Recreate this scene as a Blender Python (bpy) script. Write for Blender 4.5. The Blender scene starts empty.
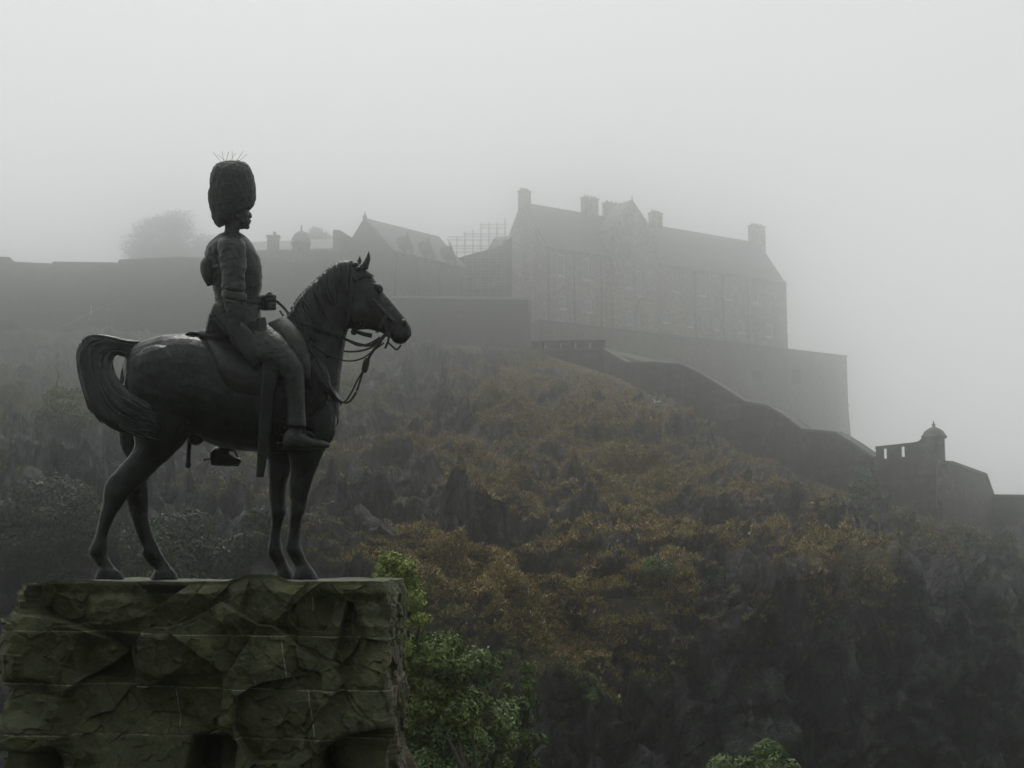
import bpy, math, random
import numpy as np
from mathutils import Vector, Matrix

random.seed(7); RNG = np.random.default_rng(11)
SC = bpy.context.scene
COL = SC.collection
R = math.radians

# ------------------------------------------------------------------ camera, sky, sun, exposure
FPX = 1407.0
TH = math.atan(181 / FPX)
CAM = Vector((0, 0, 1.65))
cam_d = bpy.data.cameras.new('camera'); cam_d.sensor_width = 36; cam_d.lens = FPX / 1024 * 36
cam_d.clip_start = .1; cam_d.clip_end = 5000
cam = bpy.data.objects.new('camera', cam_d); COL.objects.link(cam)
cam.location = CAM; cam.rotation_euler = (R(90) + TH, 0, 0)
SC.camera = cam

SUN_EL, SUN_AZ = R(58), R(-10)          # azimuth measured from +Y towards +X
w = bpy.data.worlds.new('World'); SC.world = w; w.use_nodes = True
nt = w.node_tree; nt.nodes.clear()
out = nt.nodes.new('ShaderNodeOutputWorld'); bg = nt.nodes.new('ShaderNodeBackground')
sky = nt.nodes.new('ShaderNodeTexSky'); sky.sky_type = 'NISHITA'; sky.sun_disc = False
sky.sun_elevation = SUN_EL; sky.sun_rotation = SUN_AZ
sky.air_density = 1.0; sky.dust_density = 6.0; sky.ozone_density = 1.0
hs = nt.nodes.new('ShaderNodeHueSaturation'); hs.inputs['Saturation'].default_value = .12
tc = nt.nodes.new('ShaderNodeTexCoord'); sp = nt.nodes.new('ShaderNodeSeparateXYZ')
cr = nt.nodes.new('ShaderNodeValToRGB')   # overcast cloud deck: brighter overhead than at the horizon
cr.color_ramp.elements[0].position = 0.0; cr.color_ramp.elements[0].color = (.93, .94, .94, 1)
cr.color_ramp.elements[1].position = .42; cr.color_ramp.elements[1].color = (.78, .80, .79, 1)
mr = nt.nodes.new('ShaderNodeMapRange'); mr.interpolation_type = 'SMOOTHSTEP'   # sky dimmed low behind the camera, added to darken the statue's facing side
mr.inputs['From Min'].default_value = -.7; mr.inputs['From Max'].default_value = .95; mr.inputs['To Min'].default_value = .30; mr.inputs['To Max'].default_value = 1.0
mul = nt.nodes.new('ShaderNodeVectorMath'); mul.operation = 'SCALE'; mul.inputs['Scale'].default_value = 9.0
mx = nt.nodes.new('ShaderNodeMix'); mx.data_type = 'RGBA'; mx.inputs[0].default_value = .82
nt.links.new(tc.outputs['Generated'], sp.inputs[0]); nt.links.new(sp.outputs['Z'], cr.inputs[0])
ym = nt.nodes.new('ShaderNodeMath'); ym.operation = 'MULTIPLY_ADD'; ym.inputs[1].default_value = 1.4
nt.links.new(sp.outputs['Z'], ym.inputs[0]); nt.links.new(sp.outputs['Y'], ym.inputs[2]); nt.links.new(ym.outputs[0], mr.inputs['Value']); dk = nt.nodes.new('ShaderNodeVectorMath'); dk.operation = 'SCALE'
nt.links.new(cr.outputs[0], dk.inputs[0]); nt.links.new(mr.outputs[0], dk.inputs['Scale']); nt.links.new(dk.outputs[0], mul.inputs[0])
nt.links.new(sky.outputs[0], hs.inputs['Color'])
nt.links.new(hs.outputs[0], mx.inputs[6]); nt.links.new(mul.outputs[0], mx.inputs[7])
nt.links.new(mx.outputs[2], bg.inputs['Color']); bg.inputs['Strength'].default_value = .1
nt.links.new(bg.outputs[0], out.inputs['Surface'])
sd = bpy.data.lights.new('sun', 'SUN'); sd.energy = 1.0; sd.angle = R(18); sd.color = (1, .98, .95)
sun = bpy.data.objects.new('sun', sd); COL.objects.link(sun)
sv = Vector((math.sin(SUN_AZ) * math.cos(SUN_EL), math.cos(SUN_AZ) * math.cos(SUN_EL), math.sin(SUN_EL)))
sun.rotation_euler = sv.to_track_quat('Z', 'Y').to_euler(); sun.location = (0, 0, 60)
SC.view_settings.view_transform = 'Standard'; SC.view_settings.look = 'None'
SC.view_settings.exposure = 0.06; SC.view_settings.gamma = 1
SC.cycles.use_denoising = True; SC.cycles.volume_bounces = 8; SC.cycles.max_bounces = 12
SC.cycles.diffuse_bounces = 2; SC.cycles.glossy_bounces = 2; SC.cycles.sample_clamp_indirect = 4

# ------------------------------------------------------------------ helpers
CT, ST = math.cos(TH), math.sin(TH)
WF = 2.2
def W(Y):
    """survey distance -> metres: everything beyond 90 m stands further back"""
    return Y if Y < 90 else 90 + (Y - 90) * WF
def Winv(Y): return Y if Y < 90 else 90 + (Y - 90) / WF
def SCL(Y): return W(Y) / Y
def at(px, py, Y): return at_raw(px, py, W(Y))
def at_raw(px, py, Y):
    u = (px - 512) / FPX; v = (384 - py) / FPX
    d = Vector((u, CT - v * ST, ST + v * CT))
    return CAM + d * (Y / d.y)
def at_np(px, py, Y):
    Y = np.where(Y < 90, Y, 90 + (Y - 90) * WF)
    u = (px - 512) / FPX; v = (384 - py) / FPX
    dy = CT - v * ST; t = Y / dy
    return np.stack([u * t + CAM.x, Y + 0 * px, (ST + v * CT) * t + CAM.z], -1)

def hash3(ix, iy, iz, seed):
    n = (ix.astype(np.int64) * 73856093) ^ (iy.astype(np.int64) * 19349663) ^ (iz.astype(np.int64) * 83492791) ^ (seed * 2654435761)
    n = (n ^ (n >> 13)) * 1274126177 & 0xFFFFFFFF
    n = (n ^ (n >> 16)) * 2246822519 & 0xFFFFFFFF
    n = n ^ (n >> 15)
    return (n & 0xFFFFFF) / float(0xFFFFFF)
def vnoise(P, seed=0):
    F0 = np.floor(P); f = P - F0; f = f * f * f * (f * (f * 6 - 15) + 10)
    i = F0.astype(np.int64); r = 0
    for dx in (0, 1):
        for dy in (0, 1):
            for dz in (0, 1):
                wgt = (f[..., 0] if dx else 1 - f[..., 0]) * (f[..., 1] if dy else 1 - f[..., 1]) * (f[..., 2] if dz else 1 - f[..., 2])
                r = r + wgt * hash3(i[..., 0] + dx, i[..., 1] + dy, i[..., 2] + dz, seed)
    return r * 2 - 1
def fbm(P, oct=4, seed=0, gain=.5):
    a, s, r = 1.0, 0.0, 0
    for o in range(oct):
        r = r + a * vnoise(P * (2.03 ** o) + o * 17.3, seed + o); s += a; a *= gain
    return r / s
def facets(P, cell, seed, tilt=.6, squash=(1, 1, 1)):
    """angular broken-rock displacement: nearest jittered cell gives a tilted plane"""
    Q = P / cell * np.array(squash)
    i0 = np.floor(Q).astype(np.int64)
    best = np.full(P.shape[:-1], 1e9); sec = best.copy(); val = np.zeros(P.shape[:-1])
    for dx in (-1, 0, 1):
        for dy in (-1, 0, 1):
            for dz in (-1, 0, 1):
                i = i0 + np.array([dx, dy, dz])
                h = [hash3(i[..., 0], i[..., 1], i[..., 2], seed + k) for k in range(7)]
                c = i + np.stack(h[:3], -1)
                dvec = Q - c; d = (dvec ** 2).sum(-1)
                v = (h[3] * 2 - 1) + tilt * (dvec[..., 0] * (h[4] * 2 - 1) + dvec[..., 1] * (h[5] * 2 - 1) + dvec[..., 2] * (h[6] * 2 - 1)) * 2
                m = d < best
                sec = np.where(m, best, np.minimum(sec, d)); val = np.where(m, v, val); best = np.where(m, d, best)
    return val, np.sqrt(sec) - np.sqrt(best)

def link(o, parent=None):
    COL.objects.link(o)
    if parent is not None:
        o.parent = parent
        o.matrix_parent_inverse = Matrix.Translation(-parent.location) if parent.parent is None else Matrix.Identity(4)
    return o
def tag(o, label=None, cat=None, group=None, kind=None):
    if label: o['label'] = label
    if cat: o['category'] = cat
    if group: o['group'] = group
    if kind: o['kind'] = kind
    return o
def empty(name, loc, label, cat, group=None):
    o = bpy.data.objects.new(name, None); COL.objects.link(o); o.location = loc
    o.empty_display_size = .1
    return tag(o, label, cat, group)
def mesh_np(name, V, F, mat, parent=None, smooth=False, attrs=None):
    """F: (n,3) or (n,4) int array, or a list of such; world coordinates"""
    me = bpy.data.meshes.new(name)
    V = np.asarray(V, dtype=np.float32).reshape(-1, 3)
    Fs = F if isinstance(F, list) else [F]
    Fs = [np.asarray(f, dtype=np.int32) for f in Fs if len(f)]
    me.vertices.add(len(V)); me.vertices.foreach_set('co', V.ravel())
    loops = np.concatenate([f.ravel() for f in Fs]); sizes = np.concatenate([np.full(len(f), f.shape[1]) for f in Fs])
    starts = np.concatenate([[0], np.cumsum(sizes)[:-1]]).astype(np.int32)
    me.loops.add(len(loops)); me.loops.foreach_set('vertex_index', loops)
    me.polygons.add(len(sizes)); me.polygons.foreach_set('loop_start', starts)
    me.update(calc_edges=True)
    if smooth: me.polygons.foreach_set('use_smooth', [True] * len(sizes))
    if attrs:
        for k, a in attrs.items():
            at_ = me.attributes.new(k, 'FLOAT', 'POINT'); at_.data.foreach_set('value', np.asarray(a, dtype=np.float32).ravel())
    me.validate(); me.materials.append(mat)
    o = bpy.data.objects.new(name, me)
    return link(o, parent)
class MB:
    """collects simple solids into one mesh"""
    def __init__(s): s.v = []; s.f = []
    def add(s, vs, fs):
        n = len(s.v); s.v += [tuple(v) for v in vs]; s.f += [tuple(i + n for i in f) for f in fs]
    def hexa(s, b, t):
        """b, t: four bottom and four top corners, same winding"""
        s.add(list(b) + list(t), [(3, 2, 1, 0), (4, 5, 6, 7), (0, 1, 5, 4), (1, 2, 6, 5), (2, 3, 7, 6), (3, 0, 4, 7)])
    def box(s, o, ex, ey, ez):
        o = Vector(o); ex = Vector(ex); ey = Vector(ey); ez = Vector(ez)
        b = [o, o + ex, o + ex + ey, o + ey]; s.hexa(b, [p + ez for p in b])
    def tube(s, pts, rad, n=6, cap=True):
        pts = [Vector(p) for p in pts]; m = len(pts)
        if not isinstance(rad, (list, tuple)): rad = [rad] * m
        base = len(s.v); up = Vector((0.13, .21, .97))
        for i, p in enumerate(pts):
            t = (pts[min(i + 1, m - 1)] - pts[max(i - 1, 0)]).normalized()
            if abs(t.dot(up)) > .95: up2 = Vector((1, 0, 0))
            else: up2 = up
            a = t.cross(up2).normalized(); b = t.cross(a).normalized()
            for k in range(n):
                an = 2 * math.pi * k / n
                s.v.append(tuple(p + (a * math.cos(an) + b * math.sin(an)) * rad[i]))
        for i in range(m - 1):
            for k in range(n):
                a0 = base + i * n + k; a1 = base + i * n + (k + 1) % n
                s.f.append((a0, a1, a1 + n, a0 + n))
        if cap:
            s.f.append(tuple(base + k for k in range(n))[::-1]); s.f.append(tuple(base + (m - 1) * n + k for k in range(n)))
    def lathe(s, c, prof, n=20):
        """prof: list of (radius, z) from bottom to top"""
        base = len(s.v); c = Vector(c)
        for r, z in prof:
            for k in range(n):
                an = 2 * math.pi * k / n
                s.v.append((c.x + r * math.cos(an), c.y + r * math.sin(an), c.z + z))
        for i in range(len(prof) - 1):
            for k in range(n):
                a0 = base + i * n + k; a1 = base + i * n + (k + 1) % n
                s.f.append((a0, a1, a1 + n, a0 + n))
        s.f.append(tuple(base + k for k in range(n))[::-1]); s.f.append(tuple(base + (len(prof) - 1) * n + k for k in range(n)))
    def build(s, name, mat, parent=None, smooth=False, bevel=0):
        me = bpy.data.meshes.new(name); me.from_pydata(s.v, [], s.f)
        if smooth:
            for p in me.polygons: p.use_smooth = True
        me.materials.append(mat); o = bpy.data.objects.new(name, me); link(o, parent)
        if bevel:
            b = o.modifiers.new('bevel', 'BEVEL'); b.width = bevel; b.segments = 1; b.limit_method = 'ANGLE'
        return o

# ------------------------------------------------------------------ materials
def mat_new(name):
    m = bpy.data.materials.new(name); m.use_nodes = True
    n = m.node_tree.nodes; b = n['Principled BSDF']; return m, m.node_tree, n, b
def N(nt, t, **kw):
    n = nt.nodes.new(t)
    for k, v in kw.items(): setattr(n, k, v)
    return n
def noise(nt, vec, scale, detail=5, rough=.55, dist=0):
    n = N(nt, 'ShaderNodeTexNoise'); n.inputs['Scale'].default_value = scale; n.inputs['Detail'].default_value = detail
    n.inputs['Roughness'].default_value = rough; n.inputs['Distortion'].default_value = dist
    if vec is not None: nt.links.new(vec, n.inputs['Vector'])
    return n.outputs['Fac']
def ramp(nt, fac, stops, interp='LINEAR'):
    r = N(nt, 'ShaderNodeValToRGB'); e = r.color_ramp.elements; r.color_ramp.interpolation = interp
    while len(e) < len(stops): e.new(.5)
    for i, (p, c) in enumerate(stops):
        e[i].position = p; e[i].color = (c if isinstance(c, tuple) else (c, c, c)) + (1,)
    nt.links.new(fac, r.inputs[0]); return r.outputs[0]
def mixc(nt, fac, a, b, mode='MIX'):
    m = N(nt, 'ShaderNodeMix', data_type='RGBA', blend_type=mode)
    for s, v in ((m.inputs[0], fac), (m.inputs[6], a), (m.inputs[7], b)):
        if isinstance(v, (int, float)): s.default_value = v
        elif isinstance(v, tuple): s.default_value = v + (1,)
        else: nt.links.new(v, s)
    return m.outputs[2]
def math_(nt, op, a, b=None, c=None, clamp=False):
    m = N(nt, 'ShaderNodeMath', operation=op); m.use_clamp = clamp
    for s, v in zip(m.inputs, (a, b, c)):
        if v is None: continue
        if isinstance(v, (int, float)): s.default_value = v
        else: nt.links.new(v, s)
    return m.outputs[0]
def bump(nt, b, h, strength, dist):
    n = N(nt, 'ShaderNodeBump'); n.inputs['Strength'].default_value = strength; n.inputs['Distance'].default_value = dist
    nt.links.new(h, n.inputs['Height']); nt.links.new(n.outputs[0], b.inputs['Normal']); return n
def pos(nt): return N(nt, 'ShaderNodeNewGeometry').outputs['Position']
def attr(nt, name): return N(nt, 'ShaderNodeAttribute', attribute_name=name).outputs['Fac']

def m_bronze(name, c0, c1, rough=(.38, .62), scale=9, bs=.35, bd=.01, metal=.35):
    m, nt, n, b = mat_new(name); p = pos(nt)
    f = noise(nt, p, scale, 7, .65); g = noise(nt, p, scale * 6, 4, .6)
    nt.links.new(ramp(nt, f, [(.35, c0), (.68, c1)]), b.inputs['Base Color'])
    nt.links.new(ramp(nt, g, [(.3, rough[0]), (.7, rough[1])]), b.inputs['Roughness'])
    b.inputs['Metallic'].default_value = metal
    bump(nt, b, math_(nt, 'ADD', f, math_(nt, 'MULTIPLY', g, .35)), bs, bd)
    return m
def m_stone(name, ca, cb, brick=(1.1, .42), dirt=(.05, .05, .045), moss=None):
    m, nt, n, b = mat_new(name); p = pos(nt)
    sp = N(nt, 'ShaderNodeSeparateXYZ'); nt.links.new(p, sp.inputs[0])
    along = math_(nt, 'ADD', math_(nt, 'MULTIPLY', sp.outputs['X'], .84), math_(nt, 'MULTIPLY', sp.outputs['Y'], .54))
    cx = N(nt, 'ShaderNodeCombineXYZ'); nt.links.new(along, cx.inputs[0]); nt.links.new(sp.outputs['Z'], cx.inputs[1])
    br = N(nt, 'ShaderNodeTexBrick'); nt.links.new(cx.outputs[0], br.inputs['Vector'])
    br.inputs['Scale'].default_value = 1; br.inputs['Brick Width'].default_value = brick[0]; br.inputs['Row Height'].default_value = brick[1]
    br.inputs['Mortar Size'].default_value = .05; br.inputs['Bias'].default_value = 0
    br.inputs['Color1'].default_value = ca + (1,); br.inputs['Color2'].default_value = cb + (1,)
    br.inputs['Mortar'].default_value = tuple(.6 * x for x in ca) + (1,)
    st = N(nt, 'ShaderNodeMapping'); st.inputs['Scale'].default_value = (1, 1, .22); nt.links.new(p, st.inputs['Vector'])
    f1 = noise(nt, st.outputs[0], .35, 7, .65); f2 = noise(nt, p, 1.1, 8, .75)
    c = mixc(nt, ramp(nt, f1, [(.42, 0.), (.7, .75)]), br.outputs['Color'], dirt)
    c = mixc(nt, .9, c, ramp(nt, f2, [(.32, (.25, .25, .25)), (.5, (1., 1., 1.)), (.68, (1.9, 1.85, 1.75))]), 'MULTIPLY')
    if moss: c = mixc(nt, ramp(nt, noise(nt, p, .35, 5, .6), [(.5, 0.), (.62, .6)]), c, moss)
    nt.links.new(c, b.inputs['Base Color']); b.inputs['Roughness'].default_value = .85
    bump(nt, b, math_(nt, 'ADD', f2, math_(nt, 'MULTIPLY', br.outputs['Fac'], -.4)), .6, .08)
    return m
def m_plain(name, c, rough=.6, metal=0, var=.3, scale=3):
    m, nt, n, b = mat_new(name); p = pos(nt)
    f = noise(nt, p, scale, 5, .6)
    nt.links.new(ramp(nt, f, [(.25, tuple(x * (1 - var) for x in c)), (.75, tuple(x * (1 + var) for x in c))]), b.inputs['Base Color'])
    b.inputs['Roughness'].default_value = rough; b.inputs['Metallic'].default_value = metal
    return m
def m_leaf(name, cols, scale=1.0):
    m, nt, n, b = mat_new(name)
    g = N(nt, 'ShaderNodeNewGeometry'); f = noise(nt, g.outputs['Position'], scale, 3, .6)
    v = math_(nt, 'ADD', math_(nt, 'MULTIPLY', g.outputs['Random Per Island'], .5), math_(nt, 'MULTIPLY', f, .5))
    k = len(cols); nt.links.new(ramp(nt, v, [(.25 + .5 * i / (k - 1), c) for i, c in enumerate(cols)]), b.inputs['Base Color'])
    b.inputs['Roughness'].default_value = .6; b.inputs['Specular IOR Level'].default_value = .25
    return m

BRONZE = m_bronze('weathered_bronze', (.005, .0058, .0054), (.025, .029, .027), rough=(.22, .48), metal=.5)
BRONZE_FUR = m_bronze('bronze_fur', (.009, .010, .0095), (.06, .068, .063), scale=26, bs=1.0, bd=.05)
BRONZE_TUNIC = m_bronze('bronze_cloth', (.009, .010, .0096), (.046, .052, .048), rough=(.25, .5), scale=14, bs=.5, bd=.014, metal=.45)
BRONZE_ROUGH = m_bronze('bronze_rough', (.014, .016, .015), (.06, .068, .062), rough=(.5, .7), scale=16, bs=.5, bd=.012)
BRONZE_DARK = m_bronze('bronze_strap', (.008, .009, .009), (.028, .031, .029), scale=20)
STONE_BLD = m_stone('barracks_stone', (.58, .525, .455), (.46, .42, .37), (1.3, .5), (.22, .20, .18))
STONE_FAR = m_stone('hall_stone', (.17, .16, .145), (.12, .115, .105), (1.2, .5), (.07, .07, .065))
STONE_DARK = m_stone('gable_stone', (.08, .08, .08), (.06, .06, .06), (1.2, .5), (.035, .037, .04))  # darker stone for the sheeted building, chimney pots and drainpipes
STONE_RET = m_stone('retaining_stone', (.30, .26, .21), (.19, .17, .14), (1.2, .5), (.08, .08, .075))
STONE_RAMP = m_stone('rampart_stone', (.14, .122, .10), (.065, .06, .052), (1.0, .42), (.018, .019, .019), moss=(.03, .034, .018))
STONE_LEFT = m_stone('curtain_stone', (.095, .092, .082), (.065, .064, .058), (1.2, .5), (.035, .036, .034), moss=(.04, .045, .03))
COPING = m_plain('pale_coping', (.13, .125, .115), .85)
PALE = m_plain('limewashed_coping', (.42, .41, .38), .85)
SLATE = m_plain('wet_slate', (.17, .175, .18), .6, var=.25, scale=1.5)
GLASS = m_plain('window_glass', (.34, .35, .36), .1)
FRAME = m_plain('white_sash', (.8, .8, .78), .6, var=.08)
SLOT_SHADE = m_plain('recess_shade', (.03, .03, .032), .9)  # near-black colour painting the shade inside wall openings
STEEL = m_plain('scaffold_steel', (.30, .30, .30), .5, .3)
WHITE = m_plain('white_paint', (.75, .75, .73), .5, var=.06)
PATHM = m_plain('pale_gravel_path', (.22, .21, .19), .9)
BARK = m_plain('wet_bark', (.035, .03, .022), .9, scale=8)

# ------------------------------------------------------------------ ground, gardens and castle rock
def ground_z(x, y):
    z = np.where(y < 5, 0, 0.0)
    t = np.clip((y - 5) / 5, 0, 1); z = z - 1.5 * t * t * (3 - 2 * t)
    t = np.clip((y - 14) / 30, 0, 1); z = z - 12.5 * t * t * (3 - 2 * t)
    return z
m, nt, n, b = mat_new('garden_grass'); p = pos(nt)
c = ramp(nt, noise(nt, p, .4, 7, .65), [(.3, (.016, .022, .009)), (.55, (.035, .045, .016)), (.75, (.06, .05, .022))])
nt.links.new(c, b.inputs['Base Color']); b.inputs['Roughness'].default_value = .95
bump(nt, b, noise(nt, p, 3, 6, .7), .7, .15); GRASSM = m
gx = np.concatenate([np.linspace(-370, -80, 14), np.linspace(-70, 70, 90), np.linspace(80, 370, 14)])
gy = np.concatenate([np.linspace(-85, -20, 8), np.linspace(-10, 80, 110), np.linspace(90, 690, 28)])
X, Yg = np.meshgrid(gx, gy); P = np.stack([X, Yg, ground_z(X, Yg)], -1)
P[..., 2] += np.where(Yg > 14, .35 * fbm(P * .15, 3, 5), 0)
def grid_faces(nr, nc, wrap=False):
    i = np.arange(nr - 1)[:, None]; j = np.arange(nc if wrap else nc - 1)[None, :]
    j2 = (j + 1) % nc
    return np.stack([i * nc + j, i * nc + j2, (i + 1) * nc + j2, (i + 1) * nc + j], -1).reshape(-1, 4)
tag(mesh_np('ground', P, grid_faces(len(gy), len(gx)), GRASSM, smooth=True), kind='structure')

# castle rock: (px, then four stations (py, distance) from the wall foot down to the gardens)
TAB = np.array([
    (-420, 330, 200, 395, 124, 520, 92, 1000, 64), (0, 330, 198, 390, 122, 520, 88, 1000, 62),
    (200, 335, 196, 390, 120, 520, 84, 1000, 60), (400, 342, 176, 395, 116, 540, 82, 1000, 58),
    (530, 350, 153, 400, 118, 560, 86, 1000, 62), (620, 378, 139, 430, 111, 575, 84, 1000, 66),
    (680, 412, 133, 460, 108, 585, 84, 1000, 70), (745, 460, 129, 500, 106, 590, 86, 1000, 72),
    (870, 500, 118.5, 530, 102, 590, 88, 1000, 76), (940, 538, 114.5, 555, 101, 610, 89, 1000, 78),
    (1020, 552, 120, 575, 104, 620, 91, 1000, 80), (1420, 570, 122, 620, 104, 680, 92, 1000, 80)], float)
NC, NR = 900, 560
pxs = np.linspace(-420, 1420, NC)
T = np.stack([np.interp(pxs, TAB[:, 0], TAB[:, k]) for k in range(1, 9)], -1)      # NC x 8
def smooth1(a, k=15):
    ker = np.hanning(k + 2)[1:-1]; ker /= ker.sum()
    return np.convolve(np.pad(a, k // 2, mode='edge'), ker, 'valid')
for k in range(8): T[:, k] = smooth1(T[:, k], 21)
s = np.linspace(0, 1, NR)[:, None] ** .92          # 0 at the top
st = np.array([0, .18, .46, 1.0])
py = np.stack([np.interp(s[:, 0], st, T[j, 0::2]) for j in range(NC)], -1)
YY = np.stack([np.interp(s[:, 0], st, T[j, 1::2]) for j in range(NC)], -1)
PX = np.broadcast_to(pxs, py.shape)
HP = at_np(PX, py, YY)
# outward normal of the smooth sheet
du = np.gradient(HP, axis=1); dv = np.gradient(HP, axis=0)
nrm = np.cross(dv, du); nrm /= np.linalg.norm(nrm, axis=-1, keepdims=True) + 1e-9
if nrm[..., 1].mean() > 0: nrm = -nrm
fade = np.clip((s - .0) / .05, 0, 1)
wp = HP + 2.2 * np.stack([fbm(HP * .12, 3, 31), fbm(HP * .12, 3, 41), fbm(HP * .12, 3, 51)], -1)
big = fbm(wp * .035, 3, 3)
def billow(Q, seed): return np.abs(vnoise(Q, seed)) * 2 - .5
lump = 1.7 * billow(wp * np.array([.10, .10, .12]), 11) + 1.15 * billow(wp * np.array([.23, .23, .26]), 12) + .8 * billow(wp * np.array([.5, .5, .55]), 13) + .42 * billow(HP * 1.1, 14)
crag = -3.4 * billow(wp * np.array([.12, .12, .05]), 21) - 2.1 * billow(wp * np.array([.28, .28, .11]), 22) - 1.1 * billow(wp * np.array([.62, .62, .26]), 23) - .35 * billow(HP * np.array([1.4, 1.4, .7]), 24)
f2, e2 = facets(wp, 3.0, 200, .8, (1, 1, .6)); f3, e3 = facets(HP, 1.2, 300, .8, (1.1, 1, .6))
# how rocky: cliffs on the right half, crags elsewhere, earth in between
rk = fbm(wp * .09, 4, 77) * 1.5
cliff = np.clip((PX - 500) / 260, 0, 1) * np.clip((py - 575 - np.interp(PX, [520, 700, 1000], [40, 20, -10])) / 50, 0, 1)
leftc = np.clip((420 - np.abs(PX - 60) * .9 - 0) / 300, 0, 1) * np.clip((py - 390) / 40, 0, 1) * .35
stripe = np.exp(-((PX - (430 - (py - 340) * .28)) / 45) ** 2) * .55
midband = np.exp(-((PX - 560) / 170) ** 2) * np.exp(-((py - 450) / 90) ** 2)
rock = np.clip(.40 + rk * 1.1 + cliff * 1.1 + leftc + stripe - midband * .35, 0, 1)
rock *= np.clip(s / .02, 0, 1) * .8 + .2
disp = big * 3.5 + lump * (1 - .6 * rock) + crag * rock * .8 + (f2 * 1.0 + f3 * .45) * rock + fbm(HP * .9, 4, 61) * .35
HP2 = HP + nrm * (disp * fade)[..., None]
# plateau behind the wall feet
rows = [HP2]
for dy, dz in ((3, -.2), (14, -.5), (70, -1), (200, -6), (300, -60)):
    rows.append((HP[:1] + np.array([0, dy, dz])))
HP2 = np.concatenate(rows[1:][::-1] + [HP2], 0)
padr = 5
rockA = np.concatenate([np.zeros((padr, NC)), rock], 0)
d2 = np.gradient(HP2, axis=1); d3 = np.gradient(HP2, axis=0); nn = np.cross(d3, d2); nn /= np.linalg.norm(nn, axis=-1, keepdims=True) + 1e-9
up = np.abs(nn[..., 2])
# bracken is where it is less steep and in the middle of the hill
brk = np.exp(-((PX - 620) / 230) ** 2) * np.clip((690 - py) / 120, 0, 1) * np.clip((py - 335) / 40, 0, 1)
brk = np.clip(brk * 1.5 + .12 * (PX > 380) + fbm(HP * .12, 3, 91) * .5, 0, 1)
brkA = np.concatenate([np.zeros((padr, NC)), brk], 0)
lumpA = np.concatenate([np.zeros((padr, NC)), lump - .4], 0)
patch = np.concatenate([np.zeros((padr, NC)), fbm(HP * .085, 3, 711) * 1.6 + fbm(HP * .3, 3, 712) * .9], 0)
vegA = np.clip((up - .40) * 2.2 + (1 - rockA) * 1.0 + lumpA * .22 + patch * 1.3 - .70 - .35 * np.concatenate([np.zeros((padr, NC)), cliff], 0) - .55 * np.concatenate([np.zeros((padr, NC)), stripe + leftc], 0), 0, 1)
m, nt, n, b = mat_new('castle_rock'); p = pos(nt)
va, ba = attr(nt, 'veg'), attr(nt, 'bracken')
st_ = N(nt, 'ShaderNodeMapping'); st_.inputs['Scale'].default_value = (1, 1, .45); nt.links.new(p, st_.inputs['Vector'])
nr = noise(nt, st_.outputs[0], .8, 9, .72, .6); nf = noise(nt, p, 2.6, 6, .7)
rockc = ramp(nt, nr, [(.36, (.012, .014, .015)), (.47, (.048, .054, .058)), (.56, (.12, .125, .13)), (.68, (.33, .325, .31))])
rockc = mixc(nt, ramp(nt, nf, [(.45, 0.), (.7, .55)]), rockc, (.035, .038, .022))
vo = N(nt, 'ShaderNodeTexVoronoi', feature='DISTANCE_TO_EDGE'); vo.inputs['Scale'].default_value = .55
wv = N(nt, 'ShaderNodeVectorMath', operation='ADD'); nt.links.new(st_.outputs[0], wv.inputs[0]); nz_ = N(nt, 'ShaderNodeTexNoise'); nz_.inputs['Scale'].default_value = .7; nt.links.new(p, nz_.inputs['Vector'])
nt.links.new(nz_.outputs['Color'], wv.inputs[1]); nt.links.new(wv.outputs[0], vo.inputs['Vector'])
crk = ramp(nt, vo.outputs['Distance'], [(.0, .22), (.05, .7), (.12, 1.)])
rockc = mixc(nt, 1.0, rockc, crk, 'MULTIPLY')
gr = ramp(nt, nf, [(.3, (.020, .028, .010)), (.5, (.065, .078, .022)), (.7, (.15, .15, .05))])
bk = ramp(nt, noise(nt, p, 1.1, 7, .7), [(.3, (.03, .020, .009)), (.48, (.13, .092, .026)), (.62, (.27, .20, .055)), (.75, (.40, .33, .13))])
vg = mixc(nt, ba, gr, bk)
mv = math_(nt, 'ADD', va, math_(nt, 'MULTIPLY', math_(nt, 'SUBTRACT', nf, .5), 1.6))
c = mixc(nt, ramp(nt, mv, [(.35, 0.), (.6, 1.)]), rockc, vg)
nt.links.new(c, b.inputs['Base Color']); nt.links.new(ramp(nt, nf, [(.3, .6), (.7, .95)]), b.inputs['Roughness'])
bump(nt, b, math_(nt, 'ADD', math_(nt, 'ADD', math_(nt, 'MULTIPLY', nr, 1.4), nf), math_(nt, 'MULTIPLY', crk, .5)), 1.0, .8)
hill = mesh_np('castle_rock', HP2, grid_faces(HP2.shape[0], NC)[:, ::-1], m, attrs={'veg': vegA, 'bracken': brkA})
tag(hill, kind='structure')

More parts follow.
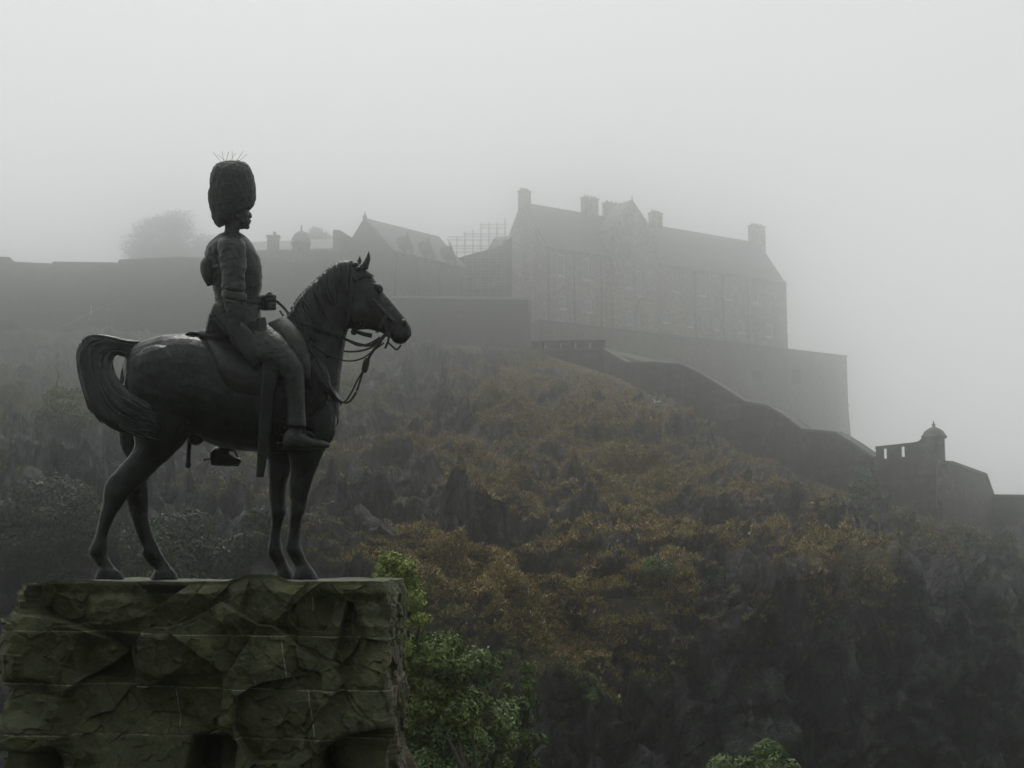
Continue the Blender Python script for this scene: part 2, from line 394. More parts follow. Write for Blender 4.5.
# tufts of dead bracken and grass growing on the ledges
def tufts(name, mat, wgt, count, size, blades, seed, spread=1.0, droop=.5):
    rg = np.random.default_rng(seed)
    Pf = HP2[padr + 4:-1].reshape(-1, 3); Nf = nn[padr + 4:-1].reshape(-1, 3); Wf = wgt.reshape(-1)
    Nf = np.where(Nf[:, 2:3] < 0, -Nf, Nf)
    idx = rg.choice(len(Pf), count, p=Wf / Wf.sum())
    base = Pf[idx] + rg.normal(0, .12, (count, 3)); no = Nf[idx]
    nb = blades; L = size * rg.uniform(.5, 1.3, (count, nb, 1))
    d = rg.normal(0, 1, (count, nb, 3)) * spread; d[..., 2] = np.abs(d[..., 2]) * .6 + .45; d += no[:, None, :] * .8
    d /= np.linalg.norm(d, axis=-1, keepdims=True)
    side = np.cross(d, rg.normal(0, 1, (count, nb, 3))); side /= np.linalg.norm(side, axis=-1, keepdims=True) + 1e-9
    wd = L * rg.uniform(.03, .075, (count, nb, 1))
    b0 = base[:, None, :] - no[:, None, :] * .1
    mid = b0 + d * L * .6; tip = mid + (d * .5 + np.array([0, 0, -droop])) * L * .6
    V = np.stack([b0 - side * wd * .4, b0 + side * wd * .4, mid + side * wd, tip, mid - side * wd], 2)   # count, nb, 5, 3
    k = np.arange(count * nb) * 5
    F3 = np.stack([k + 4, k + 2, k + 3], -1); F4 = np.stack([k, k + 1, k + 2, k + 4], -1)
    return mesh_np(name, V.reshape(-1, 3), [F4, F3], mat)
W0 = np.clip(vegA[padr + 4:-1] - .15, 0, 1) * (PX[4:-1] > -60) * (PX[4:-1] < 1090) * (py[4:-1] < 830)
vis = ~((PX[4:-1] < 395) & (py[4:-1] > 600))
B0 = brkA[padr + 4:-1]
BRK = m_leaf('dead_bracken', [(.05, .038, .014), (.20, .14, .036), (.38, .28, .08), (.58, .49, .20)], .5)
GRS = m_leaf('rough_grass', [(.025, .032, .010), (.075, .09, .024), (.15, .15, .045), (.30, .27, .10)], .5)
o = tufts('bracken', BRK, W0 * np.clip(B0, 0, 1) ** 1.2 * vis + 1e-12, 80000, .42, 8, 5)
tag(o, 'rusty dead bracken on the ledges of the castle rock', 'bracken', kind='stuff')
o = tufts('grass', GRS, W0 * (1.02 - B0) * vis + 1e-12, 55000, .36, 8, 6, .8, .4)
tag(o, 'dull green rough grass on the ledges of the castle rock', 'grass', kind='stuff')

# ------------------------------------------------------------------ the castle
def thick_wall(pts, thick, back=None):
    """pts: list of (px, py_top, py_bottom, Y[, batter]) -> MB solid, thick metres deep; returns (MB, top polyline)"""
    mb = MB(); tops = []; bots = []
    for q in pts:
        t = at(q[0], q[1], q[3]); bz = at(q[0], q[2], q[3]).z
        off = q[4] if len(q) > 4 else 0
        tops.append(t); bots.append(Vector((t.x, t.y - off, bz)))
    n = len(pts)
    def nrm2(i):
        a = tops[max(i - 1, 0)]; b_ = tops[min(i + 1, n - 1)]
        d = (b_ - a); d.z = 0; d.normalize(); return Vector((-d.y, d.x, 0)) if back is None else Vector(back)
    tb = [tops[i] + nrm2(i) * thick for i in range(n)]; bb = [Vector((tb[i].x, tb[i].y, bots[i].z)) for i in range(n)]
    vs = []
    for i in range(n): vs += [bots[i], tops[i], tb[i], bb[i]]
    fs = []
    for i in range(n - 1):
        a, c = i * 4, i * 4 + 4
        for k in range(4): fs.append((a + k, a + (k + 1) % 4, c + (k + 1) % 4, c + k))
    fs.append((3, 2, 1, 0)); e = (n - 1) * 4; fs.append((e, e + 1, e + 2, e + 3))
    mb.add(vs, fs); return mb, tops, [nrm2(i) for i in range(n)]
def coping(tops, nr, h=.35, over=.15, depth=.8):
    mb = MB(); n = len(tops); vs = []
    for p, q in zip(tops, nr):
        a = p - q * over; c = p + q * depth
        vs += [a + Vector((0, 0, -.02)), a + Vector((0, 0, h)), c + Vector((0, 0, h)), c + Vector((0, 0, -.02))]
    fs = []
    for i in range(n - 1):
        a, c = i * 4, i * 4 + 4
        for k in range(4): fs.append((a + k, a + (k + 1) % 4, c + (k + 1) % 4, c + k))
    fs.append((3, 2, 1, 0)); e = (n - 1) * 4; fs.append((e, e + 1, e + 2, e + 3))
    mb.add(vs, fs); return mb
def curtain(name, pts, thick, label, mat, cat='wall', cop=True, h=.35, back=None, group=None, copm=None):
    mb, tops, nr = thick_wall(pts, thick, back)
    e = empty(name, Vector((tops[0].x, tops[0].y, at(pts[0][0], pts[0][2], pts[0][3]).z)), label, cat, group)
    mb.build('masonry', mat, e)
    if cop: coping(tops, nr, h).build('coping', copm or COPING, e)
    return e, tops

# courtyard ground carried by the outer walls
cy = MB()
a0 = at(-500, 300, 206); cpts = [(at(-60, 300, 206).x, W(206)), (at(457, 300, 206).x, W(206)), (at(530, 300, 231).x, W(231)), (at(780, 300, 262).x, W(262)), (at(780, 300, 262).x, W(262) + 110), (at(-60, 300, 206).x, W(262) + 110)]
zt = at(300, 327, 206).z; ZC = zt
cy.add([(x, y, zt) for x, y in cpts] + [(x, y, zt - 14) for x, y in cpts],
       [tuple(range(6)), (11, 10, 9, 8, 7, 6)] + [(i, i + 6, (i + 1) % 6 + 6, (i + 1) % 6) for i in range(6)])
tag(cy.build('courtyard', GRASSM), kind='structure')

# -- main barracks block, in its own metres
B0p = at(545, 322, 220); BZ = B0p.z
B1p = at(788, 352, 243); du_ = Vector((B1p.x - B0p.x, B1p.y - B0p.y, 0)); BL = du_.length; du_.normalize(); dn = Vector((-du_.y, du_.x, 0))
BD = 23.0; EH = at(788, 284, 243).z - BZ; RH = at_raw(765, 244, W(243) + 10).z - BZ
def bw(s_, d_, z_): return B0p + du_ * s_ + dn * d_ + Vector((0, 0, z_))
def s_of(px, d=0.0):
    r = at(px, 400, 1) - CAM; o_ = B0p + dn * d
    # solve (o + du*s).x / (..).y == r.x/r.y
    k = r.x / r.y; return (k * (o_.y - CAM.y) - o_.x) / (du_.x - k * du_.y)
def z_of(px, py, d=0.0):
    s_ = s_of(px, d); p_ = bw(s_, d, 0); return at_raw(px, py, p_.y).z - BZ
bk = empty('barracks_building', B0p, 'long stone barracks block with tall chimneys on the crest of the castle rock', 'building')
def solid(mb, s0, s1, d0, d1, z0, z1):
    mb.hexa([bw(s0, d0, z0), bw(s1, d0, z0), bw(s1, d1, z0), bw(s0, d1, z0)], [bw(s0, d0, z1), bw(s1, d0, z1), bw(s1, d1, z1), bw(s0, d1, z1)])
wins = []   # (px, py_top, py_bot, width_px)
for a in ((562, 254, 276, 7), (587, 258, 280, 7), (630, 263, 288, 6), (641, 270, 296, 5), (678, 265, 292, 7.5), (705, 270, 296, 7.5), (731, 273, 300, 7), (757, 276, 303, 7.5),
          (563.5, 296, 309, 7), (590, 300, 313, 6), (631, 311, 325, 6), (641, 322, 333, 4.5), (667, 311, 323, 6), (692, 316, 327, 6), (718, 318, 330, 6.5), (743, 321, 333, 7), (771, 324, 337, 7)):
    wins.append(a)
# the front wall is built as a grid with real openings
bay0, bay1 = s_of(612), s_of(657)
def front_wall(mb, s0, s1, d, zb, zt_, holes, th=.7):
    ss = sorted({s0, s1, *[h[0] for h in holes], *[h[1] for h in holes]}); zs = sorted({zb, zt_, *[h[2] for h in holes], *[h[3] for h in holes]})
    for i in range(len(ss) - 1):
        j = 0
        while j < len(zs) - 1:
            cs = (ss[i] + ss[i + 1]) / 2; cz = (zs[j] + zs[j + 1]) / 2
            if any(h[0] < cs < h[1] and h[2] < cz < h[3] for h in holes): j += 1; continue
            k = j
            while k < len(zs) - 1 and not any(h[0] < cs < h[1] and h[2] < (zs[k] + zs[k + 1]) / 2 < h[3] for h in holes): k += 1
            solid(mb, ss[i], ss[i + 1], d, d + th, zs[j], zs[k]); j = k
hA, hB = [], []
for (px, t0, t1, wpx) in wins:
    inb = 612 < px < 657; d = -1.2 if inb else 0
    sa, sb = s_of(px - wpx / 2, d), s_of(px + wpx / 2, d); (hB if inb else hA).append((sa, sb, z_of(px, t1, d), z_of(px, t0, d), d))
wl = MB(); front_wall(wl, 0, BL, 0, 0, EH, hA)
solid(wl, 0, .7, .703, BD - .7, 0, EH); solid(wl, BL - .7, BL, .703, BD - .7, 0, EH); solid(wl, 0, BL, BD - .697, BD, 0, EH)
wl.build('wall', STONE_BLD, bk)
for s0, s1 in ((.0, .6), (BL - .6, BL)):     # gable ends above the eaves
    g = MB()
    tri = [(0, EH + .01), (BD, EH + .01), (BD / 2, RH + .25)]
    vs = [bw(s0, d, z) for d, z in tri] + [bw(s1, d, z) for d, z in tri]
    g.add(vs, [(0, 2, 1), (3, 4, 5), (0, 1, 4, 3), (1, 2, 5, 4), (2, 0, 3, 5)])
    g.build('gable', STONE_BLD, bk)
bay = MB(); bzt = z_of(635, 233, -1.2); front_wall(bay, bay0, bay1, -1.2, 0, bzt, hB)
solid(bay, bay0, bay0 + .6, -.497, 5, 0, bzt); solid(bay, bay1 - .6, bay1, -.497, 5, 0, bzt)
ap = z_of(635, 200, -1.2); sm = (bay0 + bay1) / 2; sm = s_of(635, -1.2)
vs = [bw(bay0, -1.2, bzt + .01), bw(bay1, -1.2, bzt + .01), bw(sm, -1.2, ap)]; vs += [v + dn * .7 for v in vs]
bay.add(vs, [(0, 1, 2), (5, 4, 3), (0, 3, 4, 1), (1, 4, 5, 2), (2, 5, 3, 0)])
bay.lathe(bw(sm, -.85, ap - .2), [(.25, 0), (.25, .6), (.4, .75), (.18, 1.1), (.04, 1.7)], 8)
bay_o = bay.build('gabled_bay', STONE_BLD, bk)
rf = MB()
def slab(mb, p, t=.3):
    nrm = (p[1] - p[0]).cross(p[2] - p[0]).normalized()
    if nrm.z < 0: nrm = -nrm
    lo = list(p); hi = [v + nrm * t for v in p]
    if len(p) == 4: mb.hexa(lo, hi)
    else: mb.add(lo + hi, [(2, 1, 0), (3, 4, 5), (0, 1, 4, 3), (1, 2, 5, 4), (2, 0, 3, 5)])
slab(rf, [bw(.65, -.35, EH - .3), bw(BL - .65, -.35, EH - .3), bw(BL - .65, BD / 2, RH), bw(.65, BD / 2, RH)])
slab(rf, [bw(.65, BD / 2, RH - .02), bw(BL - .65, BD / 2, RH - .02), bw(BL - .65, BD + .35, EH - .3), bw(.65, BD + .35, EH - .3)])
slab(rf, [bw(bay0 - .2, -.45, bzt - .1), bw(sm, -.45, ap), bw(sm, 7, ap), bw(bay0 - .2, 7, bzt - .1)], .2)
slab(rf, [bw(sm, -.45, ap - .02), bw(bay1 + .2, -.45, bzt - .12), bw(bay1 + .2, 7, bzt - .12), bw(sm, 7, ap - .02)], .2)
roof = rf.build('roof', SLATE, bk)
for (pa, pb, ptop, ddep, kind) in ((510, 528, 189, 3.4, 0), (581, 600, 197, 3.0, 1), (603, 627, 203, 3.2, 1), (650, 665, 212, 2.6, 1), (751, 769, 225, 3.4, 0)):
    dd = BD / 2; ddep = 2.0
    s0, s1 = s_of(pa + 3, dd), s_of(pb - 2, dd); z1 = z_of((pa + pb) / 2, ptop, dd); zb = RH - 2.6
    if kind == 0 and pa < 520: s0 = max(s0, -.35); s1 = max(s1, s0 + 3.0)
    ch = MB(); solid(ch, s0, s1, dd - ddep / 2, dd + ddep / 2, zb, z1 - .7)
    solid(ch, s0 - .2, s1 + .2, dd - ddep / 2 - .2, dd + ddep / 2 + .2, z1 - .7, z1 - .3)
    co = ch.build('chimney', STONE_BLD, roof)
    co.matrix_parent_inverse = Matrix.Identity(4) if False else Matrix.Identity(4)
    npot = 4
    for q in range(npot):
        pm = MB(); c_ = bw(s0 + (s1 - s0) * (q + .6) / (npot + .2), dd, z1 - .31); pm.lathe(c_, [(.28, 0), (.22, .55), (.28, .6), (.28, .75)], 8)
        pm.build('chimney_pot', STONE_DARK, roof)
for h in hA + hB:
    sa, sb, z0, z1, d = h; fr = MB(); t = .34
    solid(fr, sa, sa + t, d + .25, d + .35, z0, z1); solid(fr, sb - t, sb, d + .25, d + .35, z0, z1)
    solid(fr, sa + t, sb - t, d + .25, d + .35, z0, z0 + t); solid(fr, sa + t, sb - t, d + .25, d + .35, z1 - t, z1)
    solid(fr, sa + t, sb - t, d + .26, d + .34, (z0 + z1) / 2 - .05, (z0 + z1) / 2 + .05)
    solid(fr, (sa + sb) / 2 - .05, (sa + sb) / 2 + .05, d + .265, d + .335, z0 + t, z1 - t)
    w_ = fr.build('window', FRAME, bk)
    gl = MB(); solid(gl, sa, sb, d + .37, d + .4, z0, z1); go = gl.build('pane', GLASS, w_)
    sl = MB(); solid(sl, sa - .15, sb + .15, d - .15, d + .245, z0 - .3, z0 + .012); sl.build('sill', FRAME, w_)
for px in (549, 575, 602, 697, 725, 750):
    dp = MB(); s_ = s_of(px); solid(dp, s_ - .09, s_ + .09, -.2, -.02, .1, EH - .56); dp.build('drainpipe', STONE_DARK, bk)
slab_ = MB(); solid(slab_, -.3, BL + .3, -.35, -.003, EH - .55, EH - .32); slab_.build('cornice', STONE_BLD, bk)

# -- retaining bastion below it
rt = MB(); zb_ = -48.0; Lr = s_of(848, -2.0)
def prism(mb, s0, s1, d0, d1, z0, z1, bat=0, batr=0):
    mb.hexa([bw(s0, d0 - bat, z0), bw(s1 + batr, d0 - bat, z0), bw(s1 + batr, d1, z0), bw(s0, d1, z0)], [bw(s0, d0, z1), bw(s1, d0, z1), bw(s1, d1, z1), bw(s0, d1, z1)])
zc = z_of(846, 405, -2.0)
rtw = empty('bastion_wall', bw(0, -2, zb_), 'tall sheer bastion wall directly below the barracks, battered at its right end', 'wall')
prism(rt, -3.6, Lr, -2.0, 28, zc, -.3); prism(rt, -3.6, Lr, -2.0, 28, zb_, zc - .002, .4, 2.4)
rt.build('masonry', STONE_RET, rtw)
rc = MB(); solid(rc, -3.8, Lr + .25, -2.25, -1.0, -.297, .05); rc.build('coping', COPING, rtw)
rs = MB(); solid(rs, s_of(700, -2.4), Lr + .3, -2.3, -2.003, zc - .2, zc + .25); rs.build('string_course', STONE_RET, rtw)
for px, y0, y1, w1 in ((757, 371, 380, 8), (797, 370, 384, 9)):
    sa, sb = s_of(px - w1 / 2, -2.1), s_of(px + w1 / 2, -2.1); q = MB(); solid(q, sa, sb, -2.35, -2.003, z_of(px, y1, -2.1), z_of(px, y0, -2.1)); q.build('buttress_or_shade_block', SLOT_SHADE, rtw)  # raised dark blocks painting the shade of small openings in the bastion
# lawn strip between rampart and bastion
lw = MB(); P4 = [at(606, 349.5, 208), at(632, 354.0, 208), at(662, 361.5, 208), at(676, 370, 142), at(628, 367, 145), at(606, 352, 148)]
lw.add(P4 + [p_ - Vector((0, 0, 6)) for p_ in P4], [(0, 1, 2, 3, 4, 5), (11, 10, 9, 8, 7, 6)] + [(i, i + 6, (i + 1) % 6 + 6, (i + 1) % 6) for i in range(6)])
LAWN = m_plain('wet_lawn', (.06, .09, .03), .9, var=.3, scale=1.5)
tag(lw.build('lawn', LAWN), kind='structure')

# -- walls round the summit
curtain('curtain_wall', [(-420, 250, 350, 200), (-60, 254, 350, 200), (0, 258, 350, 200), (10, 258.5, 350, 200), (11, 263, 350, 200), (52, 265, 350, 200), (53, 263, 350, 200), (118, 264, 350, 200),
        (119, 261, 350, 200), (180, 258, 350, 201), (260, 262, 352, 202), (398, 268, 355, 203)], 3.0, 'long grey curtain wall running along the skyline behind the bronze rider', STONE_LEFT)
curtain('retaining_wall', [(392, 298, 372, 194), (528, 299.5, 372, 196), (531, 299.6, 365, 205)], 6.0, 'dark terrace wall with a pale coping left of the barracks, below the scaffolding', STONE_RAMP, h=.55, copm=PALE)
curtain('terrace_wall', [(-420, 316, 440, 180), (-40, 318, 440, 180), (14, 322, 440, 180), (22, 330, 440, 181)], 2.5, 'lower terrace wall at the far left edge of the castle rock', STONE_LEFT, h=.25)
# rampart stepping down to the right, with a slotted parapet at its upper end
e, tops = curtain('rampart_wall', [(531, 351, 395, 150), (603, 350, 400, 145.5), (627, 364, 420, 140.5), (652, 364, 430, 137.5), (681, 366, 450, 135)], 1.6,
        'upper stretch of the dark rampart with a slotted parapet, under the barracks windows', STONE_RAMP, h=.3)
pp = MB(); q0, q1 = tops[0], tops[1]; dd = (q1 - q0); ln = dd.length; dd.normalize(); nn2 = Vector((-dd.y, dd.x, 0)).normalized()
segs = [(0, .16), (.22, .38), (.44, .58), (.64, .78), (.84, 1.0)]
up3 = Vector((0, 0, 1))
for a_, b__ in segs: pp.box(q0 + dd * ln * a_ + nn2 * .05 + up3 * .302, dd * ln * (b__ - a_), nn2 * .5, up3 * 1.0)
pp.box(q0 + nn2 * .05 + up3 * 1.303, dd * ln, nn2 * .7, up3 * .3)
pp.build('parapet', STONE_RAMP, e)
curtain('rampart_wall', [(681.5, 366, 470, 135), (697, 373, 480, 134), (720, 387, 495, 132), (745, 403, 510, 130), (768, 407, 515, 128), (786, 418, 520, 126), (803, 431, 520, 124), (836, 434, 525, 121.5), (852, 444, 530, 120), (874, 459, 545, 118.5)], 1.6,
        'dark rampart wall zigzagging down the slope between the barracks and the sentry turret', STONE_RAMP, h=.3)
qn = MB()
for k in range(11):
    py_ = 370 + k * 5.2; p_ = at(682 + (k % 2) * .5, py_, 135.0); qn.box((p_.x, p_.y - .12, p_.z - .4), (.9 + .5 * (k % 2), 0, 0), (0, .4, 0), (0, 0, .66))
tag(qn.build('corner_stones', STONE_RET), 'pale worn quoins down the corner where the dark rampart turns', 'quoins')
# turret bastion
tb = empty('corner_bastion', at(940, 545, 114), 'dark corner bastion under the domed sentry turret', 'bastion')
mb, tops, nr = thick_wall([(874, 458.5, 580, 118, 1.5), (938, 463, 590, 114, 2.5), (952, 464, 590, 116, 2.5), (986, 476, 590, 123, 1), (993, 496, 590, 125, 1)], 3.0)
mb.build('masonry', STONE_RAMP, tb); coping(tops[1:], nr[1:], .3).build('coping', COPING, tb)
pr = MB(); q0, q1 = at(876, 459, 118), at(925, 461, 115); zt0 = at(876, 446.5, 118).z; q1.z = q0.z = at(900, 459, 116.5).z
dd = q1 - q0; ln = dd.length; dd.normalize(); nn2 = Vector((-dd.y, dd.x, 0)); hh = zt0 - q0.z
for a_, b__ in ((0, .13), (.23, .50), (.60, 1.0)): pr.box(q0 + dd * ln * a_ + up3 * .2, dd * ln * (b__ - a_), nn2 * .3, up3 * (hh - .5))
pr.box(q0 + up3 * -1.2, dd * ln, nn2 * .8, up3 * 1.395); pr.box(q0 + up3 * (hh - .298) - nn2 * .05, dd * ln, nn2 * .4, up3 * .3)
# curved rise towards the turret
for k in range(6):
    t_ = k / 6; pr.box(q0 + dd * ln * (.82 + .18 * t_) + nn2 * .02 + up3 * (hh + .004), dd * ln * .18 / 6, nn2 * .3, up3 * (.03 + .8 * t_ ** 2))
pr.build('parapet', STONE_RAMP, tb)
tc_ = at(935, 462, 115)
tw = empty('sentry_turret', tc_ + Vector((0, 0, -1)), 'small round sentry turret with a domed cap and ball finial on the bastion corner', 'turret')
ST_ = W(115) / 139.6; tm = MB(); tm.lathe(tc_, [(r * ST_, z * ST_) for r, z in [(.5, -1.6), (.9, -1.0), (1.15, -.4), (1.25, -.3), (1.25, 0), (1.0, .02), (1.0, 2.35)]], 20); tm.build('turret_body', STONE_RAMP, tw, smooth=False)
tm = MB(); tm.lathe(tc_ + Vector((0, 0, 2.352 * ST_)), [(r * ST_, z * ST_) for r, z in [(1.2, 0), (1.25, .18), (1.12, .35), (.9, .72), (.5, 1.0), (.2, 1.12), (.14, 1.25), (.2, 1.38), (.07, 1.5), (.04, 1.75)]], 20); tm.build('dome', STONE_RAMP, tw)
tm = MB(); tm.box(tc_ + Vector((-.25, -1.14, 1.1)), (.4, 0, 0), (0, .2, 0), (0, 0, .8)); tm.build('lookout_slot', SLOT_SHADE, tw)
qn = MB()
for k in range(14):
    t_ = k / 13; p_ = at(939.5 + .5 * (k % 2), 466 + 42 * t_, 113.8 - .5 * t_); qn.box((p_.x - .25, p_.y - .15, p_.z), (.35 + .3 * (k % 2), 0, 0), (0, .5, 0), (0, 0, .3))
qn.build('quoins', STONE_RET, tb)
curtain('boundary_wall', [(992, 496.5, 580, 124, .5), (1060, 497, 590, 122, .5), (1420, 500, 600, 122, .5)], 2.0, 'low wall leaving the frame at the right of the sentry turret', STONE_RAMP, h=.25)
# little revetment half way down the rock

# -- hall with the steep gable, left of the barracks
def local_frame(p0, p1):
    d = Vector((p1.x - p0.x, p1.y - p0.y, 0)); L = d.length; d.normalize(); n_ = Vector((-d.y, d.x, 0)); return d, n_, L
def gabled(e, p0, du2, W, D, z0, ze, zr, wallm, roofm, th=.35, over=.3):
    """gable faces the camera: p0 left corner, du2 along the gable, depth D behind"""
    n_ = Vector((-du2.y, du2.x, 0)); f = lambda a, b_, z: Vector((p0.x, p0.y, 0)) + du2 * a + n_ * b_ + Vector((0, 0, z))
    wm = MB(); wm.hexa([f(0, 0, z0), f(W, 0, z0), f(W, D, z0), f(0, D, z0)], [f(0, 0, ze), f(W, 0, ze), f(W, D, ze), f(0, D, ze)])
    for b0_, b1_ in ((0, .5), (D - .5, D)):
        vs = [f(0, b0_, ze + .002), f(W, b0_, ze + .002), f(W / 2, b0_, zr + .3), f(0, b1_, ze + .002), f(W, b1_, ze + .002), f(W / 2, b1_, zr + .3)]
        wm.add(vs, [(0, 1, 2), (5, 4, 3), (0, 3, 4, 1), (1, 4, 5, 2), (2, 5, 3, 0)])
    wo = wm.build('wall', wallm, e); rm = MB()
    slab(rm, [f(-over, .52, ze - .1), f(W / 2, .52, zr), f(W / 2, D - .52, zr), f(-over, D - .52, ze - .1)], th)
    slab(rm, [f(W / 2, .52, zr - .01), f(W + over, .52, ze - .1), f(W + over, D - .52, ze - .1), f(W / 2, D - .52, zr - .01)], th)
    return wo, rm.build('roof', roofm, e), f
hp0 = at(336, 300, 208); hp1 = at(402, 300, 205); z0 = ZC - .5; hze = at(402, 257, 205).z; hzr = at(368.5, 221, 206).z
hl = empty('great_hall', (hp0.x, hp0.y, ZC), 'stone hall with a steep gable and finial left of the scaffolding', 'building')
d_, n_, L_ = local_frame(hp0, hp1)
# the hall runs back and to the right: shear its depth direction by turning the frame
ang = R(-20); d_ = Vector((math.cos(ang) * d_.x - math.sin(ang) * d_.y, math.sin(ang) * d_.x + math.cos(ang) * d_.y, 0))
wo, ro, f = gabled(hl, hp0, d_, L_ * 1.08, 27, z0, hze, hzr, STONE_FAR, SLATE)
fm = MB(); fm.lathe(f(L_ * .54, .25, hzr + .1), [(.5, -.2), (.5, .5), (.65, .6), (.3, .9), (.12, 1.3), (.22, 1.5), (.05, 1.8)], 10); fm.build('finial', STONE_FAR, hl)
W_ = L_ * 1.08
for k, b_ in enumerate((5.5, 13, 21)):     # dormers on the roof side seen beyond the gable
    dm = MB(); zb = hze - .6
    vs = [f(W_ + .25, b_ - 1.8, zb), f(W_ + .25, b_ + 1.8, zb), f(W_ + .25, b_ + 1.8, zb + 2.6), f(W_ + .25, b_, zb + 5.6), f(W_ + .25, b_ - 1.8, zb + 2.6)]
    vs2 = [v - d_ * 3.6 for v in vs]
    dm.add(vs + vs2, [(0, 1, 2, 3, 4), (9, 8, 7, 6, 5)] + [(i, i + 5, (i + 1) % 5 + 5, (i + 1) % 5) for i in range(5)])
    dm.lathe(f(W_ - .1, b_, zb + 5.5), [(.14, 0), (.14, .4), (.25, .6), (.05, 1.1)], 8)
    do = dm.build('dormer', STONE_FAR, hl)
    pm = MB(); pm.box(f(W_ + .27, b_ - .45, zb + .2), n_ * .0 + Vector((-d_.y, d_.x, 0)) * .9, d_ * .05, up3 * 1.7); pm.build('pane', GLASS, do)
for k, b_ in enumerate((1.5, 9.2, 17, 25)):
    bt = MB(); bt.box(f(W_ + .02, b_ - .4, z0), Vector((-d_.y, d_.x, 0)) * .8, d_ * .7, up3 * (hze - z0 - .4)); bt.build('buttress_or_shade_block', STONE_FAR, hl)
for k, a_ in enumerate((.42, .58)):
    wm = MB(); c0 = f(W_ * a_ - .4, -.05, ZC + 4); wm.box(c0, d_ * .8, Vector((-d_.y, d_.x, 0)) * .1, up3 * 2.6); wm.build('window', GLASS, hl)
# block left of the hall gable: taller stub with a raking top
sb = empty('stair_block', at(333, 275, 209), 'stub of wall with a sloping top joined to the left of the steep gabled hall', 'building')
mb, tops, nr = thick_wall([(333, 230.5, 300, 209), (340, 231, 300, 209), (356, 241, 300, 209), (362, 244, 300, 209)], 5); mb.build('wall', STONE_FAR, sb); coping(tops, nr, .2).build('coping', STONE_FAR, sb)
# low range with turret and chimney
lr = empty('low_range', at(258, 275, 212), 'low slate roofed range between the bronze rider and the gabled hall', 'building')
mb, tops, nr = thick_wall([(252, 252, 300, 214), (334, 250, 300, 212)], 8); mb.build('wall', STONE_FAR, lr)
a_, b__ = at(252, 251.5, 213.7), at(334, 249.5, 211.7); c_, d__ = at(334, 240, 216), at(252, 243, 218)
rr = MB(); slab(rr, [a_, b__, c_, d__], .3); slab(rr, [d__ - up3 * .02, c_ - up3 * .02, c_ + Vector((0, 4, -1.6)), d__ + Vector((0, 4, -1.6))], .3); rr.build('roof', SLATE, lr)
p_ = at(273, 262, 211); cm = MB(); cm.box((p_.x - 1.5, p_.y - 1, p_.z - 1.6), (3.0, 0, 0), (0, 1.8, 0), (0, 0, 8)); cm.box((p_.x - 1.75, p_.y - 1.15, p_.z + 6.403), (3.5, 0, 0), (0, 2.1, 0), (0, 0, .5))
cm.lathe((p_.x + .3, p_.y - .1, p_.z + 6.9), [(.45, 0), (.4, 1.0)], 8); cm.build('chimney', STONE_FAR, lr)
p_ = at(300.5, 275, 209); dt = empty('domed_turret', p_, 'round domed stair turret with a finial, right of the bearskin hat', 'turret')
tm = MB(); tm.lathe(p_, [(r * 1.68, z * 1.68) for r, z in [(1.35, -2), (1.35, 4.6), (1.55, 4.75), (1.55, 5.0)]], 18); tm.build('turret_body', STONE_FAR, dt)
tm = MB(); tm.lathe(p_ + up3 * 8.403, [(r * 1.68, z * 1.68) for r, z in [(1.5, 0), (1.4, .6), (1.1, 1.2), (.6, 1.65), (.2, 1.8), (.1, 2.2), (.18, 2.35), (.04, 2.8)]], 18); tm.build('dome', SLATE, dt)

# -- low building under scaffolding at the left end of the barracks
sh = empty('sheeted_building', at(448, 298, 214), 'low pitched building wrapped in scaffolding at the left end of the barracks', 'building')
mb, tops, nr = thick_wall([(449, 262, 312, 214), (449.5, 261, 312, 214), (500, 247, 312, 217), (512, 236, 312, 219)], 6); mb.build('wall', STONE_DARK, sh)
coping(tops, nr, .25, .3, 6.2).build('roof', SLATE, sh)
for px, y0, y1 in ((462, 276, 286), (478, 274, 286), (494, 272, 285)):
    p_ = at(px, y1, 213.6); q = MB(); q.box((p_.x - .6, p_.y + .1 + (px - 449) * .045, p_.z), (1.6, 0, 0), (0, .3, 0), (0, 0, (y1 - y0) * .2)); q.build('window', GLASS, sh)
sf = empty('scaffolding', at(440, 299, 211), 'tall tube scaffolding climbing the roof of the low building', 'scaffolding')
rg = random.Random(3); poles = MB(); led = MB(); brd = MB()
sx = [(440, 250), (449, 240), (457, 238), (465, 231), (473, 230), (481, 226), (489, 225), (497, 221), (505, 219)]
for row, dy in ((0, 0), (1, 1.8)):
    for i, (px, pt) in enumerate(sx):
        t_ = at(px, pt + rg.uniform(-3, 3), 210.5 + i * .75 + dy); b_ = at(px, 298, 210.5 + i * .75 + dy); poles.tube([(t_.x, t_.y, b_.z - 1), t_], .12, 5)
for lev in range(13):
    py_ = 300 - 6 * lev
    xs = [(i, px) for i, (px, pt) in enumerate(sx) if pt < py_ + 1]
    if len(xs) < 2: continue
    for dy in (0, 1.8):
        a_ = at(xs[0][1] - 2, py_, 210.4 + xs[0][0] * .75 + dy); b_ = at(xs[-1][1] + 2, py_, 210.4 + xs[-1][0] * .75 + dy); led.tube([a_, b_], .10, 5)
        if lev % 2 == 0: led.tube([a_ + up3 * .9, b_ + up3 * .9], .07, 5)
    if lev in (1, 3, 5, 7):
        a_ = at(xs[0][1], py_, 210.6 + xs[0][0] * .75); b_ = at(xs[-1][1], py_, 210.6 + xs[-1][0] * .75); brd.box(a_, b_ - a_, (0, 1.6, 0), (0, 0, .08))
for i in range(0, len(sx) - 1, 2):
    a_ = at(sx[i][0], 296, 210.4 + i * .75); b_ = at(sx[i + 1][0], sx[i + 1][1] + 6, 210.4 + i * .75 + .75); led.tube([a_, b_], .04, 5)
